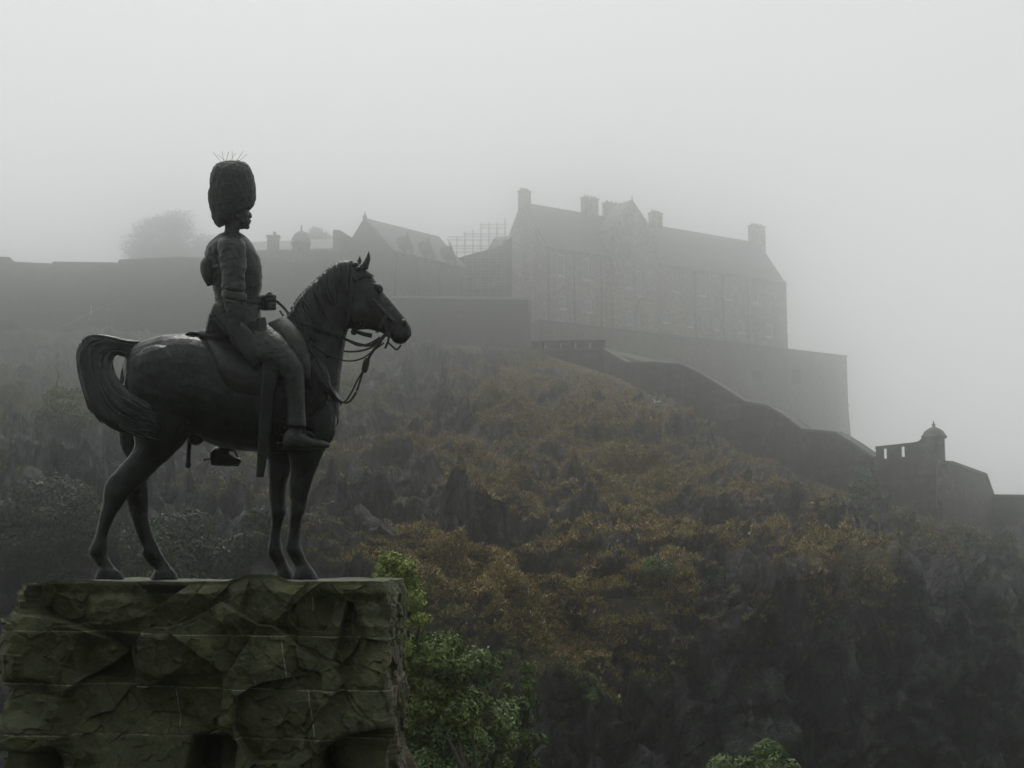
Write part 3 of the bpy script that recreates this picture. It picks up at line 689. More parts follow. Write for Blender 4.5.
tag(poles.build('upright_tubes', STEEL, sf), kind='stuff'); tag(led.build('ledger_tubes', STEEL, sf), kind='stuff'); tag(brd.build('boards', m_plain('scaffold_boards', (.22, .2, .17), .8), sf), kind='stuff')

# -- path handrail on the left slope with its white post
hr = MB(); pts = [at(-30, 322, 178), at(16, 322.5, 178), at(32, 327, 178), at(50, 331, 179), at(70, 323, 181), at(91, 312, 184), at(120, 300, 190)]
pts = [p_ + up3 * .0 for p_ in pts]
hr.tube(pts, .09, 5)
for p_ in pts[1:]: hr.tube([p_, p_ - up3 * 2.2], .05, 5)
tag(hr.build('handrail', PATHM), 'thin pale handrail dipping and rising across the slope below the curtain wall', 'railing')
hr = MB(); pts = [at(20, 321, 184), at(55, 310, 186), at(90, 304, 188)]; hr.tube(pts, .06, 5)
for p_ in pts: hr.tube([p_, p_ - up3 * 2.6], .05, 5)
tag(hr.build('handrail', PATHM), 'fainter upper handrail running up to the small white post', 'railing')
p_ = at(91, 312, 184); q = MB(); q.lathe(p_ + up3 * -.6, [(.11, 0), (.1, 1.6), (.16, 1.65), (.16, 1.85), (.05, 1.95)], 8)
tag(q.build('marker_post', WHITE), 'small white post where the pale handrails meet', 'post')

# ------------------------------------------------------------------ trees and shrubs
def crown(clumps, nleaf, size, seed, flat=.75):
    rg = np.random.default_rng(seed); C_ = np.array([c[:3] for c in clumps], float); Rr = np.array([c[3] for c in clumps], float)
    pk = Rr ** 1.6; idx = rg.choice(len(C_), nleaf, p=pk / pk.sum())
    d = rg.normal(0, 1, (nleaf, 3)); d /= np.linalg.norm(d, axis=1, keepdims=True)
    r = rg.uniform(.35, 1.0, (nleaf, 1)) ** .5; rag = 1 + .35 * fbm(C_[idx] * .7 + d * 2.2, 3, seed)[:, None]
    c = C_[idx] + d * r * Rr[idx][:, None] * np.array([1, 1, flat]) * rag
    n_ = d + rg.normal(0, .6, (nleaf, 3)) + np.array([0, 0, .4]); n_ /= np.linalg.norm(n_, axis=1, keepdims=True)
    a = np.cross(n_, rg.normal(0, 1, (nleaf, 3))); a /= np.linalg.norm(a, axis=1, keepdims=True); b_ = np.cross(n_, a)
    L = size * rg.uniform(.6, 1.3, (nleaf, 1)); Wd = L * .45
    V = np.stack([c - a * L, c - b_ * Wd + n_ * L * .15, c + a * L, c + b_ * Wd + n_ * L * .15], 1)
    return V.reshape(-1, 3), np.arange(nleaf * 4).reshape(-1, 4)
def tree(name, base, H, clumps, nleaf, size, mat, label, cat, seed, tr=.16, group=None, flat=.8):
    base = Vector(base); e = empty(name, base, label, cat, group); rg = random.Random(seed)
    tk = MB(); k = 7; pts = [base + Vector((rg.uniform(-.04, .04) * H * (i / k), rg.uniform(-.04, .04) * H * (i / k), H * .92 * i / k - (.4 if i == 0 else 0))) for i in range(k + 1)]
    tk.tube(pts, [tr * (1 - .85 * i / k) for i in range(k + 1)], 8)
    for c in clumps:
        c_ = Vector(c[:3]); zz = max(0.12, min(.8, (c_.z - base.z) / H - .18)); j = zz / .92 * k; i0 = min(int(j), k - 1)
        s_ = pts[i0].lerp(pts[i0 + 1], j - i0); mid = s_.lerp(c_, .5) + Vector((0, 0, .06 * H * rg.random()))
        tk.tube([s_, mid, c_], [tr * .35, tr * .22, tr * .06], 5)
    tk.build('trunk', BARK, e)
    V, F_ = crown(clumps, nleaf, size, seed, flat); mesh_np('crown', V, F_, mat, e); return e
def blob_clumps(cpx, cpy, wpx, hpx, Y, n, seed, conic=0.0, rfrac=.28):
    """clump centres filling an outline of wpx x hpx pixels' real size around a real point at distance Y"""
    rg = random.Random(seed); c = at(cpx, cpy, Y); k = W(Y) / FPX; W2, H2 = wpx * k / 2, hpx * k / 2; res = []
    for i in range(n):
        t = rg.uniform(-1, 1); rr = (1 - conic * (t + 1) / 2) * math.sqrt(max(.12, 1 - abs(t) ** 2.5 * (1 - conic))) ; an = rg.uniform(0, 6.283); q = math.sqrt(rg.random())
        r = W2 * rfrac * rg.uniform(.7, 1.25) * (1 - .6 * conic * (t + 1) / 2)
        res.append((c.x + math.cos(an) * q * rr * (W2 - r), c.y + math.sin(an) * q * rr * (W2 - r), c.z + t * (H2 - r * .7), r))
    return res, c
def gz(x, y): return float(ground_z(np.array([x]), np.array([y]))[0])
LF_BRIGHT = m_leaf('young_leaves', [(.08, .12, .025), (.20, .27, .06), (.32, .40, .10), (.42, .48, .14)], 1.2)
LF_BRIGHT2 = m_leaf('fresh_green_leaves', [(.04, .065, .016), (.09, .14, .035), (.15, .22, .055), (.24, .30, .08)], .9)
LF_GREEN = m_leaf('mid_green_leaves', [(.025, .045, .015), (.055, .10, .032), (.095, .165, .05), (.16, .24, .08)], .8)
LF_DARK = m_leaf('dark_green_leaves', [(.012, .022, .009), (.027, .046, .018), (.050, .082, .030), (.085, .12, .045)], .6)
LF_OLIVE = m_leaf('olive_leaves', [(.030, .050, .014), (.075, .125, .03), (.13, .20, .05), (.21, .27, .08)], .8)
LF_FAR = m_leaf('far_leaves', [(.02, .022, .016), (.035, .04, .028), (.05, .055, .04)], .3)
def place_tree(name, cpx, cpy, wpx, hpx, Y, n, nleaf, size, mat, label, cat, seed, conic=0, base_z=None, rfrac=.28, tr=.16, group=None):
    cl, c = blob_clumps(cpx, cpy, wpx, hpx, Y, n, seed, conic, rfrac)
    bz = base_z if base_z is not None else gz(c.x, c.y); H_ = c.z + hpx * W(Y) / FPX / 2 - bz
    return tree(name, (c.x, c.y, bz), H_, cl, nleaf, size, mat, label, cat, seed, tr, group)
# sycamore-like tree with a pointed bright top, beside the right end of the pedestal
cl = []
for a in ((398, 632, 92, 165, 44, .45), (440, 700, 120, 130, 36, .25), (430, 756, 160, 90, 32, .0)):
    c_, _ = blob_clumps(a[0], a[1], a[2], a[3], 27, a[4], int(a[0]), a[5], .30); cl.append(c_)
for px_, py_, r_ in ((402, 563, .10), (401, 572, .16), (404, 584, .24), (396, 594, .30), (379, 578, .13), (381, 590, .20), (412, 600, .26)):
    q = at(px_, py_, 27); cl[0].append((q.x, q.y, q.z, r_))
c0 = at(410, 700, 27); bz = gz(c0.x, c0.y)
tree('broadleaf_tree', (c0.x, c0.y, bz), at(402, 566, 27).z - bz, cl[0], 42000, .042, LF_BRIGHT, 'bright yellow green pointed tree right behind the pedestal', 'tree', 4, .16)
tree('broadleaf_tree', (c0.x + .9, c0.y + 1.5, bz), at(424, 650, 28).z - bz, cl[1], 38000, .048, LF_BRIGHT2, 'mid green bushy tree under the bright pointed one', 'tree', 5, .14)
tree('broadleaf_tree', (c0.x + 1.2, c0.y - 1.5, bz), at(440, 705, 26).z - bz, cl[2], 30000, .048, LF_GREEN, 'darker green tree top at the bottom edge, beside the pedestal foot', 'tree', 6, .14)
place_tree('broadleaf_tree', 480, 708, 130, 120, 40, 30, 22000, .085, LF_OLIVE, 'olive green tree at the foot of the rock, right of the pedestal trees', 'tree', 8)
place_tree('broadleaf_tree', 521, 712, 62, 120, 42, 22, 12000, .085, LF_OLIVE, 'narrow green tree at the cliff foot, rightmost of the trees near the pedestal', 'tree', 9, .5)
place_tree('broadleaf_tree', 757, 776, 120, 66, 46, 24, 15000, .08, LF_OLIVE, 'yellow green treetop rising at the bottom edge below the cliff', 'tree', 10)
place_tree('broadleaf_tree', 388, 775, 80, 60, 24, 16, 10000, .06, LF_GREEN, 'green tree top hugging the lower right corner of the pedestal', 'tree', 12)
py_grid = py[4:-1]
def hill_at(px, py):
    d = (PX[4:-1] - px) ** 2 + (py_grid - py) ** 2; k = np.unravel_index(np.argmin(d), d.shape); return Vector(HP2[padr + 4:-1][k])

def hill_shrub(px, py_, wpx, hpx, mat, label, seed, n=12, nleaf=2500, size=.16, name='shrub', cat='shrub'):
    p_ = hill_at(px, py_ + hpx * .45); Y = Winv(p_.y - .5); cl, c = blob_clumps(px, py_, wpx, hpx, Y, n, seed, .15, .3)
    dz = p_.z - (c.z - hpx * W(Y) / FPX / 2) ; cl = [(x, y, z + dz * .5, r) for x, y, z, r in cl]
    return tree(name, (p_.x, p_.y, p_.z), max(1.0, hpx * W(Y) / FPX), cl, nleaf, size, mat, label, cat, seed, .1)
rp = [(px, hill_at(px, 604).y - .25, j) for px, j in ((602, 0), (618, .6), (636, .2), (652, .9), (664, .3))]
curtain('revetment_wall', [(px, 598 + j * 1.5, 622, Winv(y_), .2) for px, y_, j in rp], 1.2, 'short dark revetment wall on a ledge half way down the rock', STONE_RAMP, cop=False)
for k, a in enumerate(((182, 548, 150, 96, LF_DARK, 'large dark green tree seen between the bronze hind and fore legs', 60, 26000, .16, 'broadleaf_tree', 'tree'),
        (50, 532, 160, 110, LF_DARK, 'dark tree on the slope left of the hind legs', 60, 24000, .16, 'broadleaf_tree', 'tree'),
        (60, 435, 80, 50, LF_OLIVE, 'olive shrub high on the slope behind the tail', 16, 4000, .18, 'shrub', 'shrub'),
        (262, 545, 90, 60, LF_DARK, 'dark shrub on the slope behind the forelegs', 18, 5000, .18, 'shrub', 'shrub'),
        (766, 482, 26, 44, LF_GREEN, 'green shrub growing against the zigzag rampart wall', 12, 2500, .14, 'shrub', 'shrub'),
        (862, 492, 46, 44, LF_GREEN, 'bushy green shrub at the wall foot left of the corner bastion', 16, 4000, .15, 'shrub', 'shrub'),
        (917, 532, 24, 26, LF_OLIVE, 'small olive shrub directly below the sentry turret', 10, 1500, .12, 'shrub', 'shrub'),
        (1002, 545, 16, 26, LF_GREEN, 'small bright shrub at the foot of the boundary wall', 9, 1200, .12, 'shrub', 'shrub'),
        (716, 582, 24, 26, LF_DARK, 'small dark green bush on the ledge right of the revetment', 10, 1600, .12, 'shrub', 'shrub'),
        (655, 575, 50, 26, LF_OLIVE, 'low olive bush on the ledge above the revetment', 12, 2400, .12, 'shrub', 'shrub'),
        (590, 705, 30, 26, LF_OLIVE, 'low olive bush clinging to the cliff right of the narrow tree', 10, 1800, .12, 'shrub', 'shrub'),
        (500, 655, 60, 34, LF_OLIVE, 'olive scrub on the slope above the narrow tree', 12, 2600, .12, 'shrub', 'shrub'))):
    hill_shrub(a[0], a[1], a[2], a[3], a[4], a[5], 60 + k, a[6], a[7], a[8], a[9], a[10])
place_tree('distant_tree', 172, 246, 135, 76, 290, 34, 17000, .6, LF_FAR, 'large hazy tree beyond the curtain wall, behind the bearskin hat', 'tree', 21, conic=.45, base_z=ZC, rfrac=.3, tr=.5)
place_tree('distant_tree', 316, 246, 44, 40, 270, 16, 5000, .45, LF_FAR, 'faint treetop rising behind the low range', 'tree', 22, base_z=ZC, rfrac=.4, tr=.4)

# ------------------------------------------------------------------ the bronze rider on his horse
YS = 12.5; K = YS / FPX
def S(px, py, dy=0.0):
    return at(px, py, YS + dy * K)
def cr_interp(rows, sub):
    A = np.array(rows, float); n = len(A); out_ = []
    for i in range(n - 1):
        p0, p1, p2, p3 = A[max(i - 1, 0)], A[i], A[i + 1], A[min(i + 2, n - 1)]
        for k in range(sub):
            t = k / sub; out_.append(.5 * ((2 * p1) + (-p0 + p2) * t + (2 * p0 - 5 * p1 + 4 * p2 - p3) * t * t + (-p0 + 3 * p1 - 3 * p2 + p3) * t ** 3))
    out_.append(A[-1]); return np.array(out_)
def loft(mb, rows, sub=4, n=20, power=2.0):
    """rows: (ax, ay, bx, by, half_depth, dy) outline points on both sides, in photo measurements of the statue"""
    rows = [tuple(r) + (0,) * (6 - len(r)) for r in rows]
    I = cr_interp(rows, sub); base = len(mb.v)
    for ax, ay, bx, by, hw, dy in I:
        cx_, cy_ = (ax + bx) / 2, (ay + by) / 2; ux, uy = (ax - bx) / 2, (ay - by) / 2
        for k in range(n):
            an = 2 * math.pi * k / n; c, s_ = math.cos(an), math.sin(an)
            c2 = math.copysign(abs(c) ** (2 / power), c); s2 = math.copysign(abs(s_) ** (2 / power), s_)
            mb.v.append(tuple(S(cx_ + ux * c2, cy_ + uy * c2, dy + max(hw, .3) * s2)))
    m_ = len(I)
    for i in range(m_ - 1):
        for k in range(n):
            a0 = base + i * n + k; a1 = base + i * n + (k + 1) % n; mb.f.append((a0, a1, a1 + n, a0 + n))
    mb.f.append(tuple(base + k for k in range(n))[::-1]); mb.f.append(tuple(base + (m_ - 1) * n + k for k in range(n)))
def ball(mb, px, py, dy, rx, ry, rd, n=14, rot=0):
    base = len(mb.v); rr = n // 2 + 1; c0, s0 = math.cos(rot), math.sin(rot)
    for i in range(rr):
        a = math.pi * (i + .5) / rr
        for k in range(n):
            b_ = 2 * math.pi * k / n; x = math.sin(a) * math.cos(b_) * rx; y = math.cos(a) * ry
            mb.v.append(tuple(S(px + x * c0 - y * s0, py + x * s0 + y * c0, dy + math.sin(a) * math.sin(b_) * rd)))
    for i in range(rr - 1):
        for k in range(n):
            a0 = base + i * n + k; a1 = base + i * n + (k + 1) % n; mb.f.append((a0, a1, a1 + n, a0 + n))
    mb.f.append(tuple(base + k for k in range(n))[::-1]); mb.f.append(tuple(base + (rr - 1) * n + k for k in range(n)))
def curve(pts, sub=6): return cr_interp(pts, sub)
def strap(mb, pts, r0, n=6, sub=6, flat=None):
    """strap or cord through (px, py, dy) points, r0 in px; flat=(w,t) makes a flat leather strip"""
    I = curve(pts, sub); P_ = [S(*q) for q in I]
    if flat is None: mb.tube(P_, [x * K for x in (r0 if isinstance(r0, list) else [r0] * len(P_))], n); return
    w_, t_ = flat[0] * K, flat[1] * K; base = len(mb.v)
    for i, p_ in enumerate(P_):
        t = (P_[min(i + 1, len(P_) - 1)] - P_[max(i - 1, 0)]).normalized(); dpt = Vector((0, 1, 0)); sd_ = t.cross(dpt).normalized()
        for a, b_ in ((-1, -1), (1, -1), (1, 1), (-1, 1)): mb.v.append(tuple(p_ + sd_ * w_ * a + dpt * t_ * b_))
    for i in range(len(P_) - 1):
        for k in range(4): a0 = base + i * 4 + k; a1 = base + i * 4 + (k + 1) % 4; mb.f.append((a0, a1, a1 + 4, a0 + 4))
    mb.f.append((base + 3, base + 2, base + 1, base)); e_ = base + (len(P_) - 1) * 4; mb.f.append((e_, e_ + 1, e_ + 2, e_ + 3))
def fused(mb, name, mat, parent, voxel, smooth_it=4, disp=None):
    """grow one continuous skin round overlapping solids"""
    me = bpy.data.meshes.new('tmp'); me.from_pydata(mb.v, [], mb.f); o = bpy.data.objects.new('tmp', me); COL.objects.link(o)
    r = o.modifiers.new('r', 'REMESH'); r.mode = 'VOXEL'; r.voxel_size = voxel
    s_ = o.modifiers.new('s', 'SMOOTH'); s_.factor = .5; s_.iterations = smooth_it
    dg = bpy.context.evaluated_depsgraph_get(); dg.update(); ev = o.evaluated_get(dg); m2 = bpy.data.meshes.new_from_object(ev)
    bpy.data.objects.remove(o)
    nv = len(m2.vertices); V = np.empty(nv * 3, np.float32); m2.vertices.foreach_get('co', V); V = V.reshape(-1, 3)
    if disp is not None:
        Nn = np.empty(nv * 3, np.float32); m2.vertices.foreach_get('normal', Nn); Nn = Nn.reshape(-1, 3)
        V = V + Nn * disp(V.astype(float))[:, None]; m2.vertices.foreach_set('co', V.astype(np.float32).ravel())
    m2.polygons.foreach_set('use_smooth', [True] * len(m2.polygons)); m2.materials.clear(); m2.materials.append(mat); m2.name = name; m2.update()
    return link(bpy.data.objects.new(name, m2), parent)

HD = -13; HF = 13       # near and far legs
horse = MB()
loft(horse, [(122, 366, 124, 386, 8), (128, 351, 127, 412, 22), (140, 341.5, 140, 432, 31), (163, 334.5, 165, 441, 36), (190, 333.5, 192, 436, 36.5), (215, 338, 215, 446, 38), (240, 343, 240, 451, 39),
             (263, 342, 264, 453, 37), (285, 333, 286, 454, 33), (305, 330, 306, 450, 30), (321, 346, 322, 441, 25), (333, 373, 333, 432, 16), (339, 396, 339, 423, 7)], 4, 28)
loft(horse, [(280, 330, 325, 430, 25), (286, 322, 338, 397, 23), (297.6, 304.5, 341.5, 371, 18.5), (305.5, 294, 344.5, 351, 15.5), (316.5, 283, 346, 340, 13.5), (327.5, 273, 348, 331, 13), (338, 265.5, 352, 326, 13), (350, 263, 357, 318, 12.5)], 4, 24)
loft(horse, [(347, 264, 342, 308, 7), (354, 262.5, 346, 323, 11), (363, 266, 352, 330, 13), (371, 274, 358, 330.5, 13.5), (379, 284.5, 366, 329.5, 13), (386, 295, 376, 331, 11), (394, 304.5, 385, 334.5, 9.5), (402.5, 314, 391, 337.5, 9), (409, 322.5, 394, 342, 9.5), (412, 329, 399.5, 343.8, 8), (411.5, 336, 405, 342.5, 4.5)], 4, 20, 2.3)
ball(horse, 361, 311, -6, 15, 17, 9); ball(horse, 361, 311, 6, 15, 17, 9)          # jowls
for s_ in (-1, 1):
    ball(horse, 378.5, 287.5, s_ * 9.5, 6, 3.6, 4, rot=.7); ball(horse, 379, 290, s_ * 11.2, 2.8, 2.0, 2.2, rot=.5)  # brow, eye
    ball(horse, 404.5, 323, s_ * 7, 4.5, 3.6, 3.5, rot=.9)                          # nostril wing
    strap(horse, [(372, 300, s_ * 13), (384, 312, s_ * 11), (394, 322, s_ * 9.5)], 1.8)   # facial crest
    ball(horse, 308, 392, s_ * 22, 22, 34, 9, rot=.25); ball(horse, 298, 420, s_ * 20, 18, 18, 9)   # shoulder
    ball(horse, 160, 378, s_ * 20, 30, 34, 16, rot=-.3); ball(horse, 178, 415, s_ * 20, 17, 26, 9, rot=.2); ball(horse, 135, 392, s_ * 15, 12, 34, 14)  # haunch, stifle, buttock
ball(horse, 331, 408, -9, 9, 18, 10); ball(horse, 331, 408, 9, 9, 18, 10)           # breast
ball(horse, 196, 438, 0, 8, 8, 7)
strap(horse, [(396, 337, -8), (404, 335, -8.5), (410, 333.5, -7)], .1)
loft(horse, [(290, 400, 333, 396, 12, HD), (284, 424, 337, 419, 15, HD), (286, 440, 334, 437, 14, HD), (288.5, 452, 325, 451, 12, HD), (290, 470, 316.5, 469.5, 9.5, HD), (289, 489, 309.5, 489.5, 8, HD), (290, 501, 307, 502, 7.5, HD), (289.5, 513, 305.5, 511, 8, HD), (289, 522, 302, 520, 6, HD),
             (287.6, 535, 300.5, 532, 5, HD), (286, 546, 300, 543.5, 5.8, HD), (286.3, 552, 303, 551, 6.7, HD), (290.5, 560, 306, 558.5, 5.4, HD), (294.5, 566, 310, 565, 6, HD), (294, 571, 314, 570, 8, HD), (291.5, 579.6, 319, 579.6, 9.5, HD)], 4, 18)
loft(horse, [(262, 436, 302, 436, 13, HF), (267, 456, 296, 456, 10, HF), (268, 480, 288, 478, 8.5, HF), (269, 500, 286, 502, 7.5, HF), (270.5, 512, 286, 512, 8, HF), (271, 521, 283.5, 520, 6, HF), (270, 534, 281, 533, 5, HF), (268, 545, 281.5, 544, 5.8, HF),
             (267.5, 552.5, 283.5, 551, 6.7, HF), (272, 561, 286, 560, 5.4, HF), (275.5, 567, 289, 566, 6, HF), (276.5, 571.5, 292, 571, 8, HF), (275, 579.6, 295.5, 579.6, 9.5, HF)], 4, 18)
loft(horse, [(124, 380, 188, 388, 20, HD), (127, 404, 195, 416, 20, HD), (132, 430, 189, 437, 17, HD), (134, 446, 176, 453, 13, HD), (127, 458, 163.5, 464, 10.5, HD), (116, 470.5, 152, 475, 9, HD), (106, 481.5, 139, 487, 8, HD), (103.5, 492, 127.5, 498.5, 8, HD), (102.5, 503, 121, 508, 7, HD),
             (99, 517, 114, 518, 5.8, HD), (96, 532, 108, 533.5, 5.4, HD), (91.3, 543.5, 108, 545, 6.4, HD), (89.2, 551.5, 107.5, 553.5, 7, HD), (93, 559.5, 110.5, 561, 5.8, HD), (97, 566, 115, 567, 6.4, HD), (96, 571.5, 119.5, 571, 8.5, HD), (93.5, 579.6, 125.5, 579.6, 10, HD)], 4, 18)
loft(horse, [(116, 395, 180, 410, 16, HF), (117.5, 430, 170, 440, 14, HF), (121, 447, 162, 455, 11, HF), (126.5, 460, 153, 468, 9, HF), (126, 476, 148.5, 480, 8.5, HF), (125, 490, 149, 491, 8, HF), (126.5, 501, 149.5, 501, 7.5, HF), (130.5, 515, 148.7, 514, 6.3, HF), (136.5, 532, 151.5, 530, 5.5, HF),
             (141.5, 545.5, 157, 543, 6.2, HF), (142, 554.5, 161, 552, 6.9, HF), (147.8, 563, 166, 560.5, 5.8, HF), (153.5, 569, 171, 567, 6.4, HF), (152.5, 573, 175.5, 572, 8.5, HF), (150.5, 579.6, 179, 579.6, 10, HF)], 4, 18)
def horse_relief(V):
    r = .006 * fbm(V * 6, 3, 7) - .0045 * np.clip(.22 - np.abs(fbm(V * np.array([3.2, 3, 2.2]) + .6 * fbm(V * 3, 2, 5)[:, None], 2, 6)), 0, 1) / .22
    # loose vertical muscle and tendon ridges
    r = r + .0022 * fbm(V * np.array([22, 10, 7]), 2, 9)
    return r
stx = empty('equestrian_statue', S(210, 580), 'dark bronze horse and mounted soldier in a tall bearskin hat on the stone pedestal', 'statue')
def sub_empty(): pass
HO = fused(horse, 'horse', BRONZE, stx, .0080, 2, horse_relief)
hc = MB()
for k, (dy, tip, b0, b1, b2) in enumerate(((-7, (368.8, 250.6), (360.5, 271), (367.6, 269.5), (370, 259)), (7, (359.8, 255), (354, 268), (359.5, 268), (361.3, 261)))):
    q = MB()
    loft(q, [(b0[0] - .8, b0[1], b1[0] + .5, b1[1], 3.8, dy), (b0[0] - .6, b0[1] - 5, b1[0] + 1.6, b1[1] - 5, 4.2, dy), ((b0[0] + tip[0]) / 2 - .6, (b0[1] + tip[1]) / 2, b2[0] + .5, b2[1], 2.8, dy), (tip[0] - .7, tip[1] + 2, tip[0] + .7, tip[1] + 2.5, 1.0, dy), (tip[0], tip[1], tip[0] + .2, tip[1], .3, dy)], 4, 12)
    q.build('ear', BRONZE, HO, smooth=True)
# mane: carved locks on the near and far side of the neck, and a rolled forelock
crest = curve([(286, 324, 0), (297.6, 304.5, 0), (305.5, 294, 0), (316.5, 283, 0), (327.5, 273, 0), (338, 265, 0), (349, 263, 0)], 10)
thr = curve([(338, 397, 22), (341.5, 371, 18.5), (344.5, 351, 15.5), (346, 340, 13.5), (348, 331, 13), (352, 326, 13), (357, 318, 12.5)], 10)
rgm = random.Random(5); mn = MB()
def neck_pt(u, a, side, out_=0.6):
    """u along the neck 0..1, a angle from the crest (0) to the side (90 deg)"""
    i = u * (len(crest) - 1); i0 = int(min(max(i, 0), len(crest) - 2)); f_ = i - i0
    c = crest[i0] * (1 - f_) + crest[i0 + 1] * f_; t = thr[i0] * (1 - f_) + thr[i0 + 1] * f_
    ux, uy = (c[0] - t[0]) / 2, (c[1] - t[1]) / 2; mx_, my_ = (c[0] + t[0]) / 2, (c[1] + t[1]) / 2
    g_ = 1 + out_ / 28; return (mx_ + ux * math.cos(a) * g_, my_ + uy * math.cos(a) * g_, side * (t[2] * math.sin(a) + out_ * .9))
for side, cnt in ((-1, 85), (1, 40)):
    for i in range(cnt):
        u0 = rgm.uniform(.05, 1.0); le = rgm.uniform(55, 88) * math.pi / 180; wv = rgm.uniform(-.02, .03); pts = []
        for j in range(7):
            t = j / 6; a = math.radians(2) + le * t; u = u0 - .10 * t ** 1.3 + .018 * math.sin(t * 6 + i)
            pts.append(neck_pt(min(max(u, 0), 1), a, side, .9 + .5 * math.sin(t * 3)))
        I = curve(pts, 3); P_ = [S(*q) for q in I]; m_ = len(P_); mn.tube(P_, [K * ((2.2 + (i % 3) * .5) * math.sin(math.pi * (.12 + .88 * q / (m_ - 1))) + .35) for q in range(m_)], 6)
for i in range(24):
    u0 = i / 23; q = neck_pt(u0, 0, 0); ball(mn, q[0], q[1] + .6, 0, 4.5, 3.0, 4.5, 10)
for q in ((350, 262.5, 0), (345, 264.5, -3), (355, 264, -4), (358, 268, -6)): ball(mn, q[0], q[1] + 1, q[2], 4.2, 3.2, 4, 10)
mo = mn.build('mane', BRONZE, HO, smooth=True)
# tail carried high, then sweeping back across the near haunch
outer = curve([(142, 340.5, 0), (127, 339.8, 0), (112.7, 337.5, -1), (98, 335.3, -3), (85.5, 339, -6), (78.5, 354, -9), (79.8, 371, -12), (85, 391, -17), (92, 408, -22), (105, 421.5, -27), (121, 430.5, -31), (140, 434.5, -33), (154, 438, -34)], 5)
inner = curve([(140, 356, 0), (130, 358.5, 0), (117.5, 353.5, -1), (112, 360.5, -3), (112, 366, -8), (113.5, 373, -14), (118, 381, -20), (126, 391, -27), (138, 399.5, -33), (148, 405.5, -38), (152, 411, -39), (155, 419, -39), (159, 430, -37)], 5)
tl = MB()
rows_ = [(o_[0], o_[1], i_[0], i_[1], 4.2 if k > 8 else 5, (o_[2] + i_[2]) / 2 + 2) for k, (o_, i_) in enumerate(zip(outer[::4], inner[::4]))]
loft(tl, rows_, 2, 16)
for i in range(170):
    side = -1 if i < 125 else 1; v0 = rgm.uniform(.02, .98); v1 = min(max(v0 + rgm.uniform(-.12, .12), .0), 1); u0 = rgm.uniform(0, .5); u1 = min(1, u0 + rgm.uniform(.4, .8)); pts = []
    for j in range(9):
        t = j / 8; u = (u0 + (u1 - u0) * t) * (len(outer) - 1); k0 = int(min(u, len(outer) - 2)); f_ = u - k0
        o_ = outer[k0] * (1 - f_) + outer[k0 + 1] * f_; i_ = inner[k0] * (1 - f_) + inner[k0 + 1] * f_; v = v0 + (v1 - v0) * t + .045 * math.sin(5 * t + i * 1.7)
        v = min(max(v, 0), 1); q = o_ * (1 - v) + i_ * v; bul = math.sqrt(max(0, 1 - (2 * v - 1) ** 2)); pts.append((q[0], q[1], q[2] + 2 + side * (3.6 + 1.8 * ((i * 7) % 5) / 4) * bul))
    P_ = [S(*q) for q in curve(pts, 3)]; m_ = len(P_); tl.tube(P_, [K * (.35 + (1.5 + .9 * ((i * 3) % 4) / 3) * math.sin(math.pi * (.1 + .87 * q / (m_ - 1)))) for q in range(m_)], 6)
for i in range(46):      # loose ends breaking the outline
    u0 = rgm.uniform(.35, .8); u1 = min(1, u0 + rgm.uniform(.15, .3)); pts = []
    for j in range(6):
        t = j / 5; u = (u0 + (u1 - u0) * t) * (len(outer) - 1); k0 = int(min(u, len(outer) - 2)); f_ = u - k0
        o_ = outer[k0] * (1 - f_) + outer[k0 + 1] * f_; i_ = inner[k0] * (1 - f_) + inner[k0 + 1] * f_; v = .06 - (.02 + .12 * (i % 4) / 3) * t if i % 3 else .95 + .10 * t
        q = o_ * (1 - v) + i_ * v; pts.append((q[0], q[1], q[2] + 1))
    P_ = [S(*q) for q in curve(pts, 3)]; m_ = len(P_); tl.tube(P_, [K * (1.7 * (1 - q / m_) + .3) for q in range(m_)], 5)
for k in range(14):
    x_ = 121.5 + k * .8; strap(tl, [(136, 352, (k % 3) * 2 - 2), (x_ + 3, 366, (k % 4) * 2 - 4), (x_, 382, -6 - (k % 3) * 2), (x_ + 2, 400, -12), (x_ + 9, 415, -20)], 1.5)
for k in range(26):      # frayed end lying over the haunch
    y_ = 404 + k * 1.25; x_ = 138 + rgm.uniform(-8, 6); dx_ = rgm.uniform(9, 22); strap(tl, [(x_ - 10, y_ - 6, -36), (x_, y_, -40), (x_ + dx_ * .5, y_ + 3 + rgm.uniform(-2, 2), -41), (x_ + dx_, y_ + 4 + rgm.uniform(-4, 3), -39)], [1.5 * (1 - q / 20) + .25 for q in range(19)])
tl.build('tail', BRONZE, HO, smooth=True)
# bridle, bit and reins
br = MB()
for s_ in (-1, 1):
    strap(br, [(350, 263, s_ * 4), (355, 278, s_ * 12), (365, 293, s_ * 14.3), (376, 308, s_ * 12.8), (384, 322, s_ * 10.5), (388, 333, s_ * 9)], 1, flat=(1.5, .8))
    strap(br, [(355, 280, s_ * 12.5), (363, 275, s_ * 12.5), (371, 275.5, s_ * 8), (373, 277, 0)], 1, flat=(1.5, .8))
    strap(br, [(394, 305, 0), (390, 309, s_ * 8.5), (384, 319, s_ * 11), (378, 329, s_ * 9), (377, 332.5, 0)], 1, flat=(1.7, .8))
    strap(br, [(350, 264, s_ * 7), (351.5, 285, s_ * 13.3), (350, 305, s_ * 12.5), (347, 325, s_ * 9), (347, 329, 0)], 1, flat=(1.1, .7))
    ball(br, 356, 280, s_ * 13, 2.6, 2.6, 1.5)
br.build('bridle', BRONZE_DARK, HO)
bt = MB()
